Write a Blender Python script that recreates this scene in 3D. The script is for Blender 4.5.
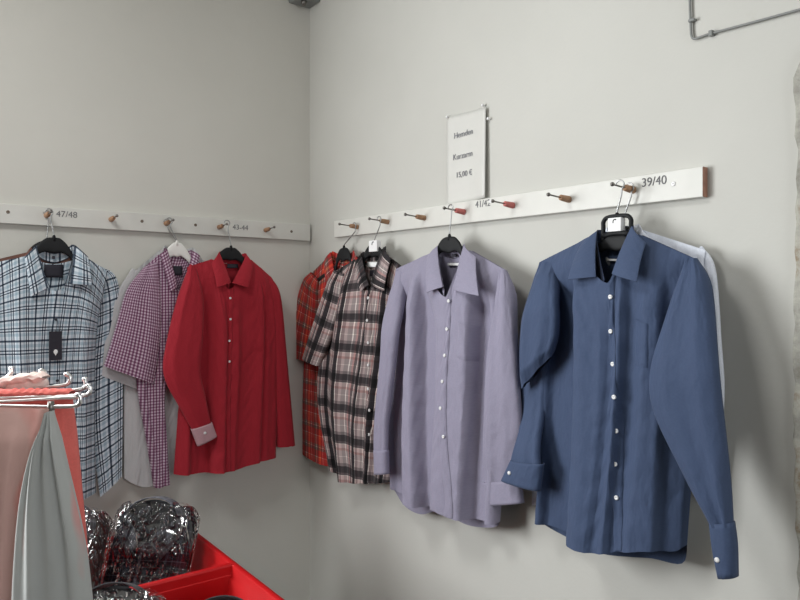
import bpy, bmesh, math, random
from mathutils import Vector, Matrix
random.seed(4)
S = bpy.context.scene
for o in list(bpy.data.objects):
    bpy.data.objects.remove(o)
C = S.collection

# ------------------------------------------------------------------ camera, world, light, exposure
TH = math.radians(36.6)
F = 690.0
HY = 293.0
ROOM_H = 2.95
CAM = Vector((1.424, 2.554, 1.50))
FWD = Vector((-math.sin(TH), -math.cos(TH), 0))
RGT = Vector((-math.cos(TH), math.sin(TH), 0))
cd = bpy.data.cameras.new('camera')
cam = bpy.data.objects.new('camera', cd)
C.objects.link(cam)
cam.matrix_world = Matrix((
    (RGT.x, 0, -FWD.x, CAM.x), (RGT.y, 0, -FWD.y, CAM.y), (RGT.z, 1, -FWD.z, CAM.z), (0, 0, 0, 1)))
cd.sensor_width = 36
cd.lens = F / 800 * 36
cd.shift_y = -(300 - HY) / 800
cd.clip_start = 0.02
S.camera = cam

w = bpy.data.worlds.new('world')
S.world = w
w.use_nodes = True
w.node_tree.nodes['Background'].inputs[0].default_value = (0.80, 0.90, 1.0, 1)
w.node_tree.nodes['Background'].inputs[1].default_value = 0.9

def area(name, loc, target, sx, sy, power, col):
    l = bpy.data.lights.new(name, 'AREA')
    l.shape = 'RECTANGLE'; l.size = sx; l.size_y = sy
    l.energy = power; l.color = col
    o = bpy.data.objects.new(name, l)
    o.location = loc
    o.rotation_euler = (Vector(target) - Vector(loc)).to_track_quat('-Z', 'Y').to_euler()
    C.objects.link(o)
    return o
ROOM_X, ROOM_Y = 3.9, 4.6          # room: x in 0..ROOM_X (along left wall), y in 0..ROOM_Y (along right wall)
WIN_A = (1.80, 3.25, 1.00, 2.45)   # window in the left wall, beyond the left edge of the picture: x0,x1,z0,z1
FILL_B = (0.35, 1.85, 1.20, 2.60)       # unseen opening added behind the camera for the fill light: x0,x1,z0,z1
area('window_daylight', ((WIN_A[0] + WIN_A[1]) / 2, -0.03, (WIN_A[2] + WIN_A[3]) / 2), ((WIN_A[0] + WIN_A[1]) / 2 - 1.0, 2, 1.75), 1.4, 1.4, 106, (0.965, 0.99, 1.0))
area('added_back_fill', ((FILL_B[0] + FILL_B[1]) / 2, ROOM_Y + 0.12, (FILL_B[2] + FILL_B[3]) / 2), (1.1, 0, 1.9), 1.5, 1.4, 26, (0.975, 0.995, 1.0))  # added weak fill from behind the camera, lifts the left wall and shirts
LAMP = (1.75, 1.25, ROOM_H - 0.07)   # flat ceiling lamp over the corner, above the picture
area('ceiling_lamp_light', LAMP, (LAMP[0], LAMP[1], 0), 0.6, 0.6, 21, (0.97, 0.985, 0.985))
S.view_settings.view_transform = 'Standard'
S.view_settings.look = 'None'
S.view_settings.exposure = 0.0
S.view_settings.gamma = 1.0
S.view_settings.use_curve_mapping = False

# ------------------------------------------------------------------ geometry frames
def ray(px, py):
    return (RGT * ((px - 400) / F) + FWD + Vector((0, 0, (HY - py) / F)))
def project(p):
    d = p - CAM
    z = d.dot(FWD)
    return (400 + F * d.dot(RGT) / z, HY - F * d.z / z)
class Frame:
    def __init__(s, N, c, A):
        s.N = Vector(N); s.c = c; s.A = Vector(A)
    def P(s, px, py, n=0.0):
        r = ray(px, py)
        t = (s.c + n - s.N.dot(CAM)) / s.N.dot(r)
        p = CAM + r * t
        return Vector((p.dot(s.A), p.z))
    def W(s, a, z, n=0.0):
        v = s.A * a + s.N * (s.c + n)
        return Vector((v.x, v.y, z))
    def WP(s, px, py, n=0.0):
        q = s.P(px, py, n)
        return s.W(q.x, q.y, n)
def FR(d): return Frame((1, 0, 0), d, (0, 1, 0))
def FL(d): return Frame((0, 1, 0), d, (-1, 0, 0))
def FV(depth):
    N = -FWD
    return Frame(N, N.dot(CAM) - depth, RGT)

# ------------------------------------------------------------------ colour and materials
def lin(c):
    def f(x):
        x /= 255.0
        return x / 12.92 if x <= 0.04045 else ((x + 0.055) / 1.055) ** 2.4
    return (f(c[0]), f(c[1]), f(c[2]), 1)
class NT:
    def __init__(s, name):
        s.m = bpy.data.materials.new(name); s.m.use_nodes = True
        s.t = s.m.node_tree; s.b = s.t.nodes['Principled BSDF']
    def n(s, t, **kw):
        x = s.t.nodes.new(t)
        for k, v in kw.items(): setattr(x, k, v)
        return x
    def l(s, a, b): s.t.links.new(a, b)
    def math(s, op, a, b=None):
        x = s.n('ShaderNodeMath', operation=op)
        for i, v in enumerate((a, b)):
            if v is None: continue
            if isinstance(v, (int, float)): x.inputs[i].default_value = v
            else: s.l(v, x.inputs[i])
        return x.outputs[0]
    def mix(s, fac, a, b, blend='MIX'):
        x = s.n('ShaderNodeMix', data_type='RGBA', blend_type=blend)
        for i, v in ((0, fac), (6, a), (7, b)):
            if isinstance(v, (int, float, tuple)): x.inputs[i].default_value = v
            else: s.l(v, x.inputs[i])
        return x.outputs[2]
    def noise(s, vec, scale, detail=3, rough=0.5):
        x = s.n('ShaderNodeTexNoise'); x.inputs['Scale'].default_value = scale
        x.inputs['Detail'].default_value = detail; x.inputs['Roughness'].default_value = rough
        if vec is not None: s.l(vec, x.inputs['Vector'])
        return x.outputs[0]
    def ramp(s, fac, stops, interp='LINEAR'):
        x = s.n('ShaderNodeValToRGB'); cr = x.color_ramp; cr.interpolation = interp
        while len(cr.elements) < len(stops): cr.elements.new(0.5)
        for e, (p, c) in zip(cr.elements, stops): e.position = p; e.color = c
        s.l(fac, x.inputs[0])
        return x.outputs[0]
    def bump(s, h, strength, dist=0.01):
        x = s.n('ShaderNodeBump'); x.inputs['Strength'].default_value = strength
        x.inputs['Distance'].default_value = dist
        s.l(h, x.inputs['Height']); s.l(x.outputs[0], s.b.inputs['Normal'])
    def set(s, **kw):
        for k, v in kw.items(): s.b.inputs[k.replace('_', ' ')].default_value = v
    def coord(s, which='Object'):
        return s.n('ShaderNodeTexCoord').outputs[which]

def plain(name, col, rough=0.5, metal=0.0, var=0.06, scale=30, spec=0.5, bump=0.0):
    t = NT(name); c = lin(col); co = t.coord()
    nz = t.noise(co, scale)
    d = tuple(x * (1 - var) for x in c[:3]) + (1,); e = tuple(min(1, x * (1 + var)) for x in c[:3]) + (1,)
    t.l(t.ramp(nz, [(0.3, d), (0.7, e)]), t.b.inputs['Base Color'])
    t.set(Roughness=rough, Metallic=metal)
    t.b.inputs['Specular IOR Level'].default_value = spec
    if bump: t.bump(nz, bump, 0.002)
    return t.m

def wall_mat(name, col, grime=(150, 140, 125)):
    t = NT(name); co = t.coord()
    big = t.noise(co, 1.3, 4, 0.55)
    fine = t.noise(co, 90, 4, 0.6)
    base = t.ramp(big, [(0.3, lin(tuple(x - 5 for x in col))), (0.7, lin(tuple(min(255, x + 3) for x in col)))])
    spots = t.noise(co, 9, 5, 0.7)
    m = t.ramp(spots, [(0.66, (0, 0, 0, 1)), (0.78, (1, 1, 1, 1))])
    mm = t.math('MULTIPLY', m, 0.10)
    t.l(t.mix(mm, base, lin(grime)), t.b.inputs['Base Color'])
    t.set(Roughness=0.85)
    t.b.inputs['Specular IOR Level'].default_value = 0.25
    h = t.math('ADD', t.math('MULTIPLY', fine, 0.4), t.noise(co, 14, 3, 0.5))
    t.bump(h, 0.22, 0.004)
    return t.m

def fabric(name, col=None, warp=None, weft=None, period=(0.08, 0.08), rough=0.85, mixmode='MIX', wr=0.25, mixf=0.5):
    """plain cloth, or a woven check: warp and weft are lists (position 0..1, colour)"""
    t = NT(name)
    uv = t.n('ShaderNodeUVMap').outputs[0]
    if col is not None:
        nz = t.noise(uv, 220, 2, 0.6)
        c = lin(col)
        t.l(t.ramp(nz, [(0.35, tuple(x * 0.96 for x in c[:3]) + (1,)), (0.65, tuple(min(1, x * 1.03) for x in c[:3]) + (1,))]), t.b.inputs['Base Color'])
    else:
        sp = t.n('ShaderNodeSeparateXYZ'); t.l(uv, sp.inputs[0])
        fx = t.math('FRACT', t.math('ADD', t.math('DIVIDE', sp.outputs[0], period[0]), 50.0))
        fy = t.math('FRACT', t.math('ADD', t.math('DIVIDE', sp.outputs[1], period[1]), 50.0))
        a = t.ramp(fx, [(p, lin(c)) for p, c in warp], 'CONSTANT')
        b = t.ramp(fy, [(p, lin(c)) for p, c in (weft or warp)], 'CONSTANT')
        t.l(t.mix(mixf, a, b, mixmode), t.b.inputs['Base Color'])
    t.set(Roughness=rough)
    t.b.inputs['Specular IOR Level'].default_value = 0.2
    t.b.inputs['Sheen Weight'].default_value = 0.08
    mp = t.n('ShaderNodeMapping'); mp.inputs['Scale'].default_value = (1, 0.5, 1); t.l(uv, mp.inputs[0])
    h = t.noise(mp.outputs[0], 16, 3, 0.55)
    t.bump(h, wr * (1.7 if col is not None else 1.2), 0.022)
    return t.m

# ------------------------------------------------------------------ mesh helpers
class MB:
    def __init__(s): s.v = []; s.f = []; s.uv = []
    def add(s, p, uv=(0, 0)):
        s.v.append(Vector(p)); s.uv.append(uv); return len(s.v) - 1
    def grid(s, fn, nu, nv, closed=False, uvfn=None):
        base = len(s.v); cols = nu if closed else nu + 1
        for j in range(nv + 1):
            for i in range(cols):
                p = fn(i / nu, j / nv)
                s.add(p, uvfn(i / nu, j / nv) if uvfn else (i / nu, j / nv))
        for j in range(nv):
            for i in range(nu):
                i2 = (i + 1) % cols if closed else i + 1
                s.f.append((base + j * cols + i, base + j * cols + i2, base + (j + 1) * cols + i2, base + (j + 1) * cols + i))
        return base
    def tube(s, pts, r, seg=10, cap=True):
        pts = [Vector(p) for p in pts]; n = len(pts)
        rs = r if isinstance(r, (list, tuple)) else [r] * n
        tang = [(pts[min(i + 1, n - 1)] - pts[max(i - 1, 0)]).normalized() for i in range(n)]
        up = Vector((0, 0, 1)) if abs(tang[0].z) < 0.9 else Vector((1, 0, 0))
        side = tang[0].cross(up).normalized(); base = len(s.v); L = 0
        for i in range(n):
            side = (side - tang[i] * side.dot(tang[i])).normalized(); u2 = tang[i].cross(side)
            if i: L += (pts[i] - pts[i - 1]).length
            for k in range(seg):
                a = 2 * math.pi * k / seg
                s.add(pts[i] + (side * math.cos(a) + u2 * math.sin(a)) * rs[i], (k / seg * 6.28 * rs[i], L))
        for i in range(n - 1):
            for k in range(seg):
                k2 = (k + 1) % seg
                s.f.append((base + i * seg + k, base + i * seg + k2, base + (i + 1) * seg + k2, base + (i + 1) * seg + k))
        if cap:
            s.f.append(tuple(base + k for k in range(seg))[::-1])
            s.f.append(tuple(base + (n - 1) * seg + k for k in range(seg)))
    def box(s, o, ax, ay, az):
        o, ax, ay, az = map(Vector, (o, ax, ay, az)); b = len(s.v)
        for k in (0, 1):
            for j in (0, 1):
                for i in (0, 1): s.add(o + ax * i + ay * j + az * k)
        for f in ((0, 2, 3, 1), (4, 5, 7, 6), (0, 1, 5, 4), (2, 6, 7, 3), (0, 4, 6, 2), (1, 3, 7, 5)):
            s.f.append(tuple(b + x for x in f))
    def build(s, name, mat, parent=None, loc=None, smooth=True, bevel=0, solid=0, subsurf=0, weld=False):
        origin = Vector(loc) if loc is not None else (Vector(parent['_org']) if parent is not None else Vector((0, 0, 0)))
        me = bpy.data.meshes.new(name)
        me.from_pydata([tuple(p - origin) for p in s.v], [], s.f)
        ul = me.uv_layers.new(name='UVMap')
        for lp in me.loops: ul.data[lp.index].uv = s.uv[lp.vertex_index]
        bm = bmesh.new(); bm.from_mesh(me)
        if weld: bmesh.ops.remove_doubles(bm, verts=bm.verts, dist=1e-5)
        bmesh.ops.recalc_face_normals(bm, faces=bm.faces)
        bm.to_mesh(me); bm.free()
        for p in me.polygons: p.use_smooth = smooth
        me.materials.append(mat)
        o = bpy.data.objects.new(name, me); C.objects.link(o)
        if parent is not None: o.parent = parent
        if loc is not None: o.location = origin
        o['_org'] = list(origin)
        if solid:
            m = o.modifiers.new('solid', 'SOLIDIFY'); m.thickness = solid; m.offset = 0
        if bevel:
            m = o.modifiers.new('bevel', 'BEVEL'); m.width = bevel; m.segments = 3; m.limit_method = 'ANGLE'
        if subsurf:
            m = o.modifiers.new('sub', 'SUBSURF'); m.levels = subsurf; m.render_levels = subsurf
        return o
def tag(o, label, cat=None, group=None, kind=None):
    if label: o['label'] = label
    if cat: o['category'] = cat
    if group: o['group'] = group
    if kind: o['kind'] = kind
    return o
def root(name, loc, label, cat, group=None):
    o = bpy.data.objects.new(name, None); C.objects.link(o)
    o.location = loc; o['_org'] = list(Vector(loc)); o.empty_display_size = 0.05
    return tag(o, label, cat, group)
def smooth01(x):
    x = max(0.0, min(1.0, x)); return x * x * (3 - 2 * x)
def resample(pts, smooth=True):
    """arc-length parametrised Catmull-Rom through 2-D/3-D points -> f(t)"""
    pts = [Vector(p) for p in pts]
    if smooth and len(pts) > 2:
        ex = [pts[0] * 2 - pts[1]] + pts + [pts[-1] * 2 - pts[-2]]; out = []
        for i in range(1, len(ex) - 2):
            p0, p1, p2, p3 = ex[i - 1:i + 3]
            for k in range(8):
                t = k / 8
                out.append(0.5 * ((2 * p1) + (p2 - p0) * t + (2 * p0 - 5 * p1 + 4 * p2 - p3) * t * t + (3 * p1 - p0 - 3 * p2 + p3) * t ** 3))
        out.append(pts[-1]); pts = out
    L = [0]
    for a, b in zip(pts, pts[1:]): L.append(L[-1] + (b - a).length)
    def f(t):
        x = max(0, min(1, t)) * L[-1]
        for i in range(len(L) - 1):
            if x <= L[i + 1] or i == len(L) - 2:
                d = L[i + 1] - L[i]
                return pts[i].lerp(pts[i + 1], (x - L[i]) / d if d > 1e-9 else 0)
    f.length = L[-1]
    return f
def sgnpow(x, p): return math.copysign(abs(x) ** p, x)

# ------------------------------------------------------------------ shared materials
M = {}
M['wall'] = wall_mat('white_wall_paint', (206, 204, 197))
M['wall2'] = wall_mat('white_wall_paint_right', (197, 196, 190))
M['wallfar'] = wall_mat('low_bounce_far_wall_paint', (112, 108, 100))  # unseen walls coloured dark to cut the light bouncing back
M['ceil'] = wall_mat('ceiling_paint', (170, 166, 158))
M['floor'] = plain('grey_floor', (62, 58, 53), 0.6, var=0.2, scale=6)
M['rail'] = plain('white_painted_board', (209, 208, 202), 0.45, var=0.03, scale=20)
M['rail_end'] = plain('bare_wood_end', (150, 110, 92), 0.7, var=0.2, scale=60)
M['peg'] = plain('brown_peg_wood', (160, 122, 92), 0.55, var=0.22, scale=90)
M['peg_pink'] = plain('reddish_peg_wood', (190, 105, 100), 0.55, var=0.15, scale=90)
M['steel'] = plain('dull_steel', (120, 116, 112), 0.35, 0.9, var=0.1)
M['chrome'] = plain('chrome', (245, 245, 245), 0.3, 1.0, var=0.02)
M['wire'] = plain('hanger_wire', (165, 165, 165), 0.35, 1.0, var=0.03)
M['black'] = plain('black_plastic', (26, 27, 29), 0.6, var=0.15, spec=0.25)
M['whitep'] = plain('white_plastic', (228, 226, 222), 0.4, var=0.03)
M['tagw'] = plain('white_tag', (236, 236, 236), 0.5, var=0.02)
M['ink'] = plain('grey_ink', (108, 108, 110), 0.8, var=0.1)
M['print'] = plain('faded_print', (138, 138, 142), 0.8, var=0.1)
M['screw'] = plain('dark_screw_hole', (112, 100, 88), 0.6)
M['button'] = plain('pearl_button', (225, 225, 225), 0.3, var=0.03)
M['dbutton'] = plain('dark_button', (40, 42, 52), 0.35, var=0.05)
M['paper'] = plain('white_paper', (207, 206, 201), 0.35, var=0.01)
M['redplastic'] = plain('red_plastic', (186, 20, 24), 0.32, var=0.04, scale=8)
M['lblack'] = plain('dark_label_cloth', (38, 36, 46), 0.8)

M['f_blue'] = fabric('blue_cotton', (64, 78, 106), rough=0.75)
M['f_bluein'] = fabric('blue_cotton_inside', (52, 62, 86))
M['f_lilac'] = fabric('lilac_cotton', (142, 138, 157), rough=0.75)
M['f_red'] = fabric('red_cotton', (158, 36, 48), rough=0.8)
M['f_cuffgrey'] = fabric('grey_pink_lining', (176, 140, 146))
M['f_white'] = fabric('white_cotton', (226, 230, 240))
M['f_grey'] = fabric('grey_cotton', (188, 187, 188))
M['f_brown'] = fabric('brown_cotton', (118, 84, 74))
ck_b = (228, 232, 236); ck_d = (82, 92, 106); ck_m = (194, 206, 214)
M['f_check'] = fabric('blue_white_check', warp=[(0, ck_d), (0.09, ck_b), (0.26, ck_m), (0.40, ck_b), (0.46, ck_d), (0.52, ck_b), (0.60, ck_d), (0.66, ck_b), (0.76, ck_m), (0.90, ck_b)],
    period=(0.072, 0.072), mixmode='MULTIPLY', mixf=1.0, wr=0.15)
gw = (228, 218, 226); gp = (154, 112, 140)
M['f_gingham'] = fabric('purple_gingham', warp=[(0, gp), (0.52, gw)], period=(0.0105, 0.0105), mixmode='MULTIPLY', mixf=0.85, wr=0.15)
rp = (182, 96, 94); W_ = (250, 246, 240)
M['f_redplaid'] = fabric('red_plaid', warp=[(0, rp), (0.20, (140, 130, 124)), (0.34, W_), (0.38, (150, 134, 128)), (0.48, rp), (0.60, (226, 150, 112)), (0.74, rp), (0.88, W_), (0.91, rp)],
    weft=[(0, (225, 110, 108)), (0.2, (170, 150, 146)), (0.34, W_), (0.37, (190, 160, 154)), (0.48, (228, 120, 116)), (0.74, (235, 140, 130)), (0.88, W_), (0.91, (225, 110, 108))], period=(0.085, 0.085), mixmode='MULTIPLY', mixf=1.0)
bt = (170, 163, 162); bk = (52, 50, 54)
M['f_brownplaid'] = fabric('brown_plaid', warp=[(0, bk), (0.20, W_), (0.225, (150, 138, 138)), (0.34, (196, 184, 182)), (0.44, bt), (0.55, W_), (0.575, bt), (0.68, (190, 158, 156)), (0.76, (110, 104, 106)), (0.90, W_), (0.925, (160, 146, 146))],
    weft=[(0, (84, 82, 86)), (0.20, (160, 154, 156)), (0.30, (212, 204, 204)), (0.5, W_), (0.52, (212, 204, 204)), (0.70, (206, 176, 174)), (0.78, (230, 214, 212)), (0.9, W_), (0.92, (120, 114, 118))], period=(0.105, 0.112), mixmode='MULTIPLY', mixf=1.0)

# ------------------------------------------------------------------ room shell
def slab(name, a, b, mat):
    mb = MB(); mb.box(a, (b[0] - a[0], 0, 0), (0, b[1] - a[1], 0), (0, 0, b[2] - a[2]))
    o = mb.build(name, mat, loc=a, smooth=False); o['kind'] = 'structure'
    return o
T = 0.12
slab('floor', (-T, -T, -0.1), (ROOM_X + T, ROOM_Y + T, 0), M['floor'])
slab('ceiling', (-T, -T, ROOM_H), (ROOM_X + T, ROOM_Y + T, ROOM_H + 0.1), M['ceil'])
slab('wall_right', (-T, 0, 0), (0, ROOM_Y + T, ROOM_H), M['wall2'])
def holed(name, along, fixed, lo, hi, win, mat):
    mb = MB(); a0, a1, z0, z1 = win
    def bx(p0, p1, q0, q1):
        if along == 'y': mb.box((fixed, p0, q0), (T, 0, 0), (0, p1 - p0, 0), (0, 0, q1 - q0))
        else: mb.box((p0, fixed, q0), (p1 - p0, 0, 0), (0, T, 0), (0, 0, q1 - q0))
    bx(lo, a0, 0, ROOM_H); bx(a1, hi, 0, ROOM_H); bx(a0, a1, 0, z0); bx(a0, a1, z1, ROOM_H)
    o = mb.build(name, mat, smooth=False); o['kind'] = 'structure'
slab('wall_opposite', (ROOM_X, 0, 0), (ROOM_X + T, ROOM_Y, ROOM_H), M['wallfar'])
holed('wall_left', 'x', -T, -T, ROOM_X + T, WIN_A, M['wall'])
holed('wall_back', 'x', ROOM_Y, 0, ROOM_X + T, FILL_B, M['wallfar'])

# ------------------------------------------------------------------ shirt builder
def cloth_noise(seed):
    rnd = random.Random(seed)
    w = [(rnd.uniform(1.2, 4.6), rnd.uniform(0, 6.28), rnd.uniform(-1.4, 1.4), rnd.uniform(0.4, 1.0)) for _ in range(6)]
    def f(u, v):
        return sum(a * math.sin(6.283 * (k * u) + ph + dr * v * 3) for k, ph, dr, a in w) / 3.0
    return f

def leaf(parent, fr, mat, A, B, Cc, D, nA, nB, nC, nD, label=None, puff=0.006, wu=0.1):
    """one collar leaf: A-B is the fold at the neck, D-C the free edge"""
    a, b, c, d = (fr.WP(*p, n) for p, n in ((A, nA), (B, nB), (Cc, nC), (D, nD)))
    mb = MB()
    sag = fr.N * 0.012
    def fn(u, v):
        # u from back (A/D) to front (B/C), v from fold to free edge
        p = (a.lerp(b, u)).lerp(d.lerp(c, u), v)
        p = p + fr.N * (puff * math.sin(math.pi * v) + 0.004 * math.sin(math.pi * u))
        return p
    l1 = (a - b).length; l2 = (a - d).length
    mb.grid(fn, 12, 10, uvfn=lambda u, v: (u * l1, v * l2))
    o = mb.build('collar', mat, parent, solid=0.003)
    m = o.modifiers.new('bevel', 'BEVEL'); m.width = 0.001; m.segments = 2
    return o

def strip(mb, fr, left, right, thick, noff, rows=40, seg=28, amp=0.003, seed=1, ends=(0.2, 1.0), flat=0.75, uvscale=None, bend=None):
    """closed flattened tube between two outline polylines given in photo pixels at normal offsets noff(v)"""
    nf = noff if callable(noff) else (lambda v: noff)
    tf = thick if callable(thick) else (lambda v: thick)
    n0 = len(left)
    lf = resample([fr.P(*p, nf(i / (n0 - 1))) for i, p in enumerate(left)])
    n1 = len(right)
    rf = resample([fr.P(*p, nf(i / (n1 - 1))) for i, p in enumerate(right)])
    cn = cloth_noise(seed)
    Lm = (lf.length + rf.length) / 2
    Wm = max((lf(v) - rf(v)).length for v in (0.1, 0.3, 0.5, 0.7, 0.9))
    def fn(u, v):
        th = 2 * math.pi * u
        l, r = lf(v), rf(v)
        c = (l + r) / 2; h = (r - l) / 2
        x = sgnpow(math.cos(th), 0.85); y = sgnpow(math.sin(th), flat)
        e = ends[0] + (1 - ends[0]) * min(1, v / 0.12) if v < 0.12 else 1.0
        e2 = ends[1] + (1 - ends[1]) * min(1, (1 - v) / 0.1)
        q = c + h * x
        fold = amp * cn(x * 0.5, v) * (1 - abs(x) ** 4)
        n = nf(v) + tf(v) * y * e * e2 + fold
        return fr.W(q.x, q.y, n)
    def uvf(u, v):
        a = (math.cos(2 * math.pi * u)) * Wm * 0.5
        return (a + (0.37 if u > 0.5 else 0), -v * Lm)
    mb.grid(fn, seg, rows, closed=True, uvfn=uvf)
    return fn

def shirt(label, group, fr, s, mat, name='shirt', cat='shirt', inside=None, seed=1):
    """s: dictionary of outlines traced in the plane the shirt hangs in"""
    Df, Db = s.get('Df', 0.045), s.get('Db', 0.022)
    nl, nr = s['neckL'], s['neckR']
    base = fr.WP((nl[0] + nr[0]) / 2, nl[1], 0)
    r = root(name, base, label, cat, group)
    un = s.get('un', 0.30)
    topF = s['front']
    sl = fr.P(*s['shL']); sr = fr.P(*s['shR'])
    NL = fr.P(*nl); NR = fr.P(*nr); FN = fr.P(*topF, Df); BN = fr.P(*s['back'], -Db)
    def topcurve(mid):
        L1 = resample([sl] + [fr.P(*p) for p in s.get('shLm', [])] + [NL]); R1 = resample([NR] + [fr.P(*p) for p in s.get('shRm', [])] + [sr])
        u0, u1 = 0.5 - un / 2, 0.5 + un / 2
        a = resample([NL, mid, NR], smooth=False)
        k = (NL - mid).length / ((NL - mid).length + (NR - mid).length)
        def f(u):
            if u < u0: return L1(u / u0)
            if u > u1: return R1((u - u1) / (1 - u1))
            t = (u - u0) / un
            # smooth scoop
            w_ = 1 - abs(2 * t - 1) ** s.get('scoop', 1.6)
            x = NL.lerp(mid, t * 2) if t < 0.5 else mid.lerp(NR, t * 2 - 1)
            zl = NL.y + (NR.y - NL.y) * t
            return Vector((x.x, zl + (mid.y - (NL.y + NR.y) / 2) * w_))
        return f
    tF, tB = topcurve(FN), topcurve(BN)
    SLc = resample([fr.P(*p) for p in s['sideL']]); SRc = resample([fr.P(*p) for p in s['sideR']])
    hp = s['hem']
    nh = len(hp)
    hem = resample([fr.P(*p, Df * 0.6 * (1 - abs(2 * i / (nh - 1) - 1) ** 3)) for i, p in enumerate(hp)])
    hb = s.get('hemB')
    hemB = resample([fr.P(*p, -Db * 0.5 * (1 - abs(2 * i / (len(hb) - 1) - 1) ** 3)) for i, p in enumerate(hb)]) if hb else hem
    def coons(Tc, H, u, v):
        a = Tc(u) * (1 - v) + H(u) * v
        b = SLc(v) * (1 - u) + SRc(v) * u
        c = (Tc(0) * (1 - v) + H(0) * v) * (1 - u) + (Tc(1) * (1 - v) + H(1) * v) * u
        return a + b - c
    cn = cloth_noise(seed); cn2 = cloth_noise(seed + 50)
    folds = s.get('folds', []); camp = s.get('amp', 0.006)
    Lb = SLc.length
    def prof(u):
        x = abs(2 * u - 1)
        return (1 - x ** 3.2) ** 0.6 if x < 1 else 0
    def depth(u, v, D, front):
        rt = 1 - (1 - min(1, v * Lb / 0.16)) ** 2
        un2 = abs(u - 0.5) / (un / 2)
        nk = math.sqrt(max(0, 1 - un2 * un2)) if un2 < 1 else 0
        e = D * prof(u) * (rt + (1 - rt) * 0.10) if nk == 0 else D * prof(u) * (rt + (1 - rt) * max(nk, 0.10))
        if front:
            vv = smooth01((v - 0.04) / 0.5)
            fd = camp * cn(u, v * 0.5) * (0.3 + 0.7 * vv) * prof(u)
            for (ua, ub, wd, am) in folds:
                uc = ua + (ub - ua) * v
                fd += am * math.exp(-((u - uc) / wd) ** 2) * (0.25 + 0.75 * vv) * prof(u)
            for (ua, ub, wd, am) in s.get('pleats', []):
                tt = (u - (ua + (ub - ua) * v)) / wd
                if -1 < tt <= 0: fd -= am * smooth01((tt + 1) / 0.35) * (0.06 + 0.94 * smooth01((v - 0.03) / 0.20)) * prof(u)
                elif 0 < tt < s.get('prec', 0.1) / wd: fd -= am * (1 - smooth01(tt * wd / s.get('prec', 0.1))) * (0.06 + 0.94 * smooth01((v - 0.03) / 0.20)) * prof(u)
            fd += 0.0010 * math.sin(60 * v + 9 * cn2(u, v)) * prof(u)
            e = max(e + fd, (0.004 if s.get('pleats') else D * 0.12) * prof(u))
        return e
    def front(u, v, off=0.0):
        q = coons(tF, hem, u, v)
        return fr.W(q.x, q.y, depth(u, v, Df, True) + off)
    def back(u, v):
        q = coons(tB, hemB, u, v)
        return fr.W(q.x, q.y, -depth(u, v, Db, False))
    Wd = s.get('wid', 0.56)
    NU, NV = 72, 70
    mb = MB()
    zref = max(sl.y, sr.y)
    def fuv(u, v):
        q = coons(tF, hem, u, v); x = abs(2 * u - 1)
        return ((q.x - (NL.x + NR.x) / 2) if s.get('uvx') else (u - 0.5) * Wd, q.y - zref + 0.10 * (x ** 2) * (1 - smooth01(v / 0.35)) - 0.05)
    mb.grid(front, NU, NV, uvfn=fuv)
    mb.grid(back, 36, 40, uvfn=lambda u, v: ((u - 0.5) * Wd + 0.8, -v * Lb))
    mb.build('body', mat, r)
    # sampled grid of the front for locating details seen on it
    samp = []
    for j in range(0, 101):
        for i in range(20, 81):
            u, v = i / 100, j / 100
            samp.append((u, v, project(front(u, v))))
    def find(px, py):
        return min(samp, key=lambda t: (t[2][0] - px) ** 2 + (t[2][1] - py) ** 2)[:2]
    # placket
    if 'placket' in s:
        uvp = [find(*p) for p in s['placket']]
        uf = resample([Vector((u, v)) for u, v in uvp])
        v0, v1 = uvp[0][1], s.get('pl_end', 0.995)
        def up(v):
            lo = 0
            for i in range(len(uvp) - 1):
                if uvp[i][1] <= v <= uvp[i + 1][1]:
                    t = (v - uvp[i][1]) / max(1e-6, uvp[i + 1][1] - uvp[i][1]); t = t
                    return uvp[i][0] + (uvp[i + 1][0] - uvp[i][0]) * t
            return uvp[-1][0] if v > uvp[-1][1] else uvp[0][0]
        hw = s.get('pl_w', 0.016) / Wd
        mb = MB()
        def pf(u, v):
            vv = v0 + (v1 - v0) * v
            ed = 0.0012 if u in (0.0, 1.0) else 0.0042
            return front(up(vv) + (u - 0.5) * 2 * hw, vv, ed)
        mb.grid(pf, 6, 60, uvfn=lambda u, v: fuv(up(v0 + (v1 - v0) * v) + (u - 0.5) * 2 * hw, v0 + (v1 - v0) * v))
        mb.build('placket', mat, r)
    bm_ = s.get('bmat', M['button'])
    for (bx, by) in s.get('buttons', []):
        u, v = find(bx, by)
        p = front(u, v, 0.0055)
        mb = MB()
        R = s.get('b_r', 0.0052)
        mb.tube([p - fr.N * 0.002, p + fr.N * 0.0008, p + fr.N * 0.0016, p + fr.N * 0.0009], [R, R, R * 0.8, R * 0.5], 14)
        mb.build('button', bm_, r)
    if 'pocket' in s:
        (x0, y0), (x1, y1) = s['pocket']
        ua, va = find(x0, y0); ub, vb = find(x1, y1)
        mb = MB()
        def kf(u, v):
            tri = 0.04 * (1 - abs(2 * u - 1)) * (1 if v > 0.5 else 0) * 0.3
            ed = 0.0005 if (u in (0.0, 1.0) or v == 1.0) else 0.0026
            return front(ua + (ub - ua) * u, va + (vb - va) * (v + tri * v), ed)
        mb.grid(kf, 14, 14, uvfn=lambda u, v: fuv(ua + (ub - ua) * u, va + (vb - va) * v))
        mb.build('pocket', mat, r)
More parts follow.
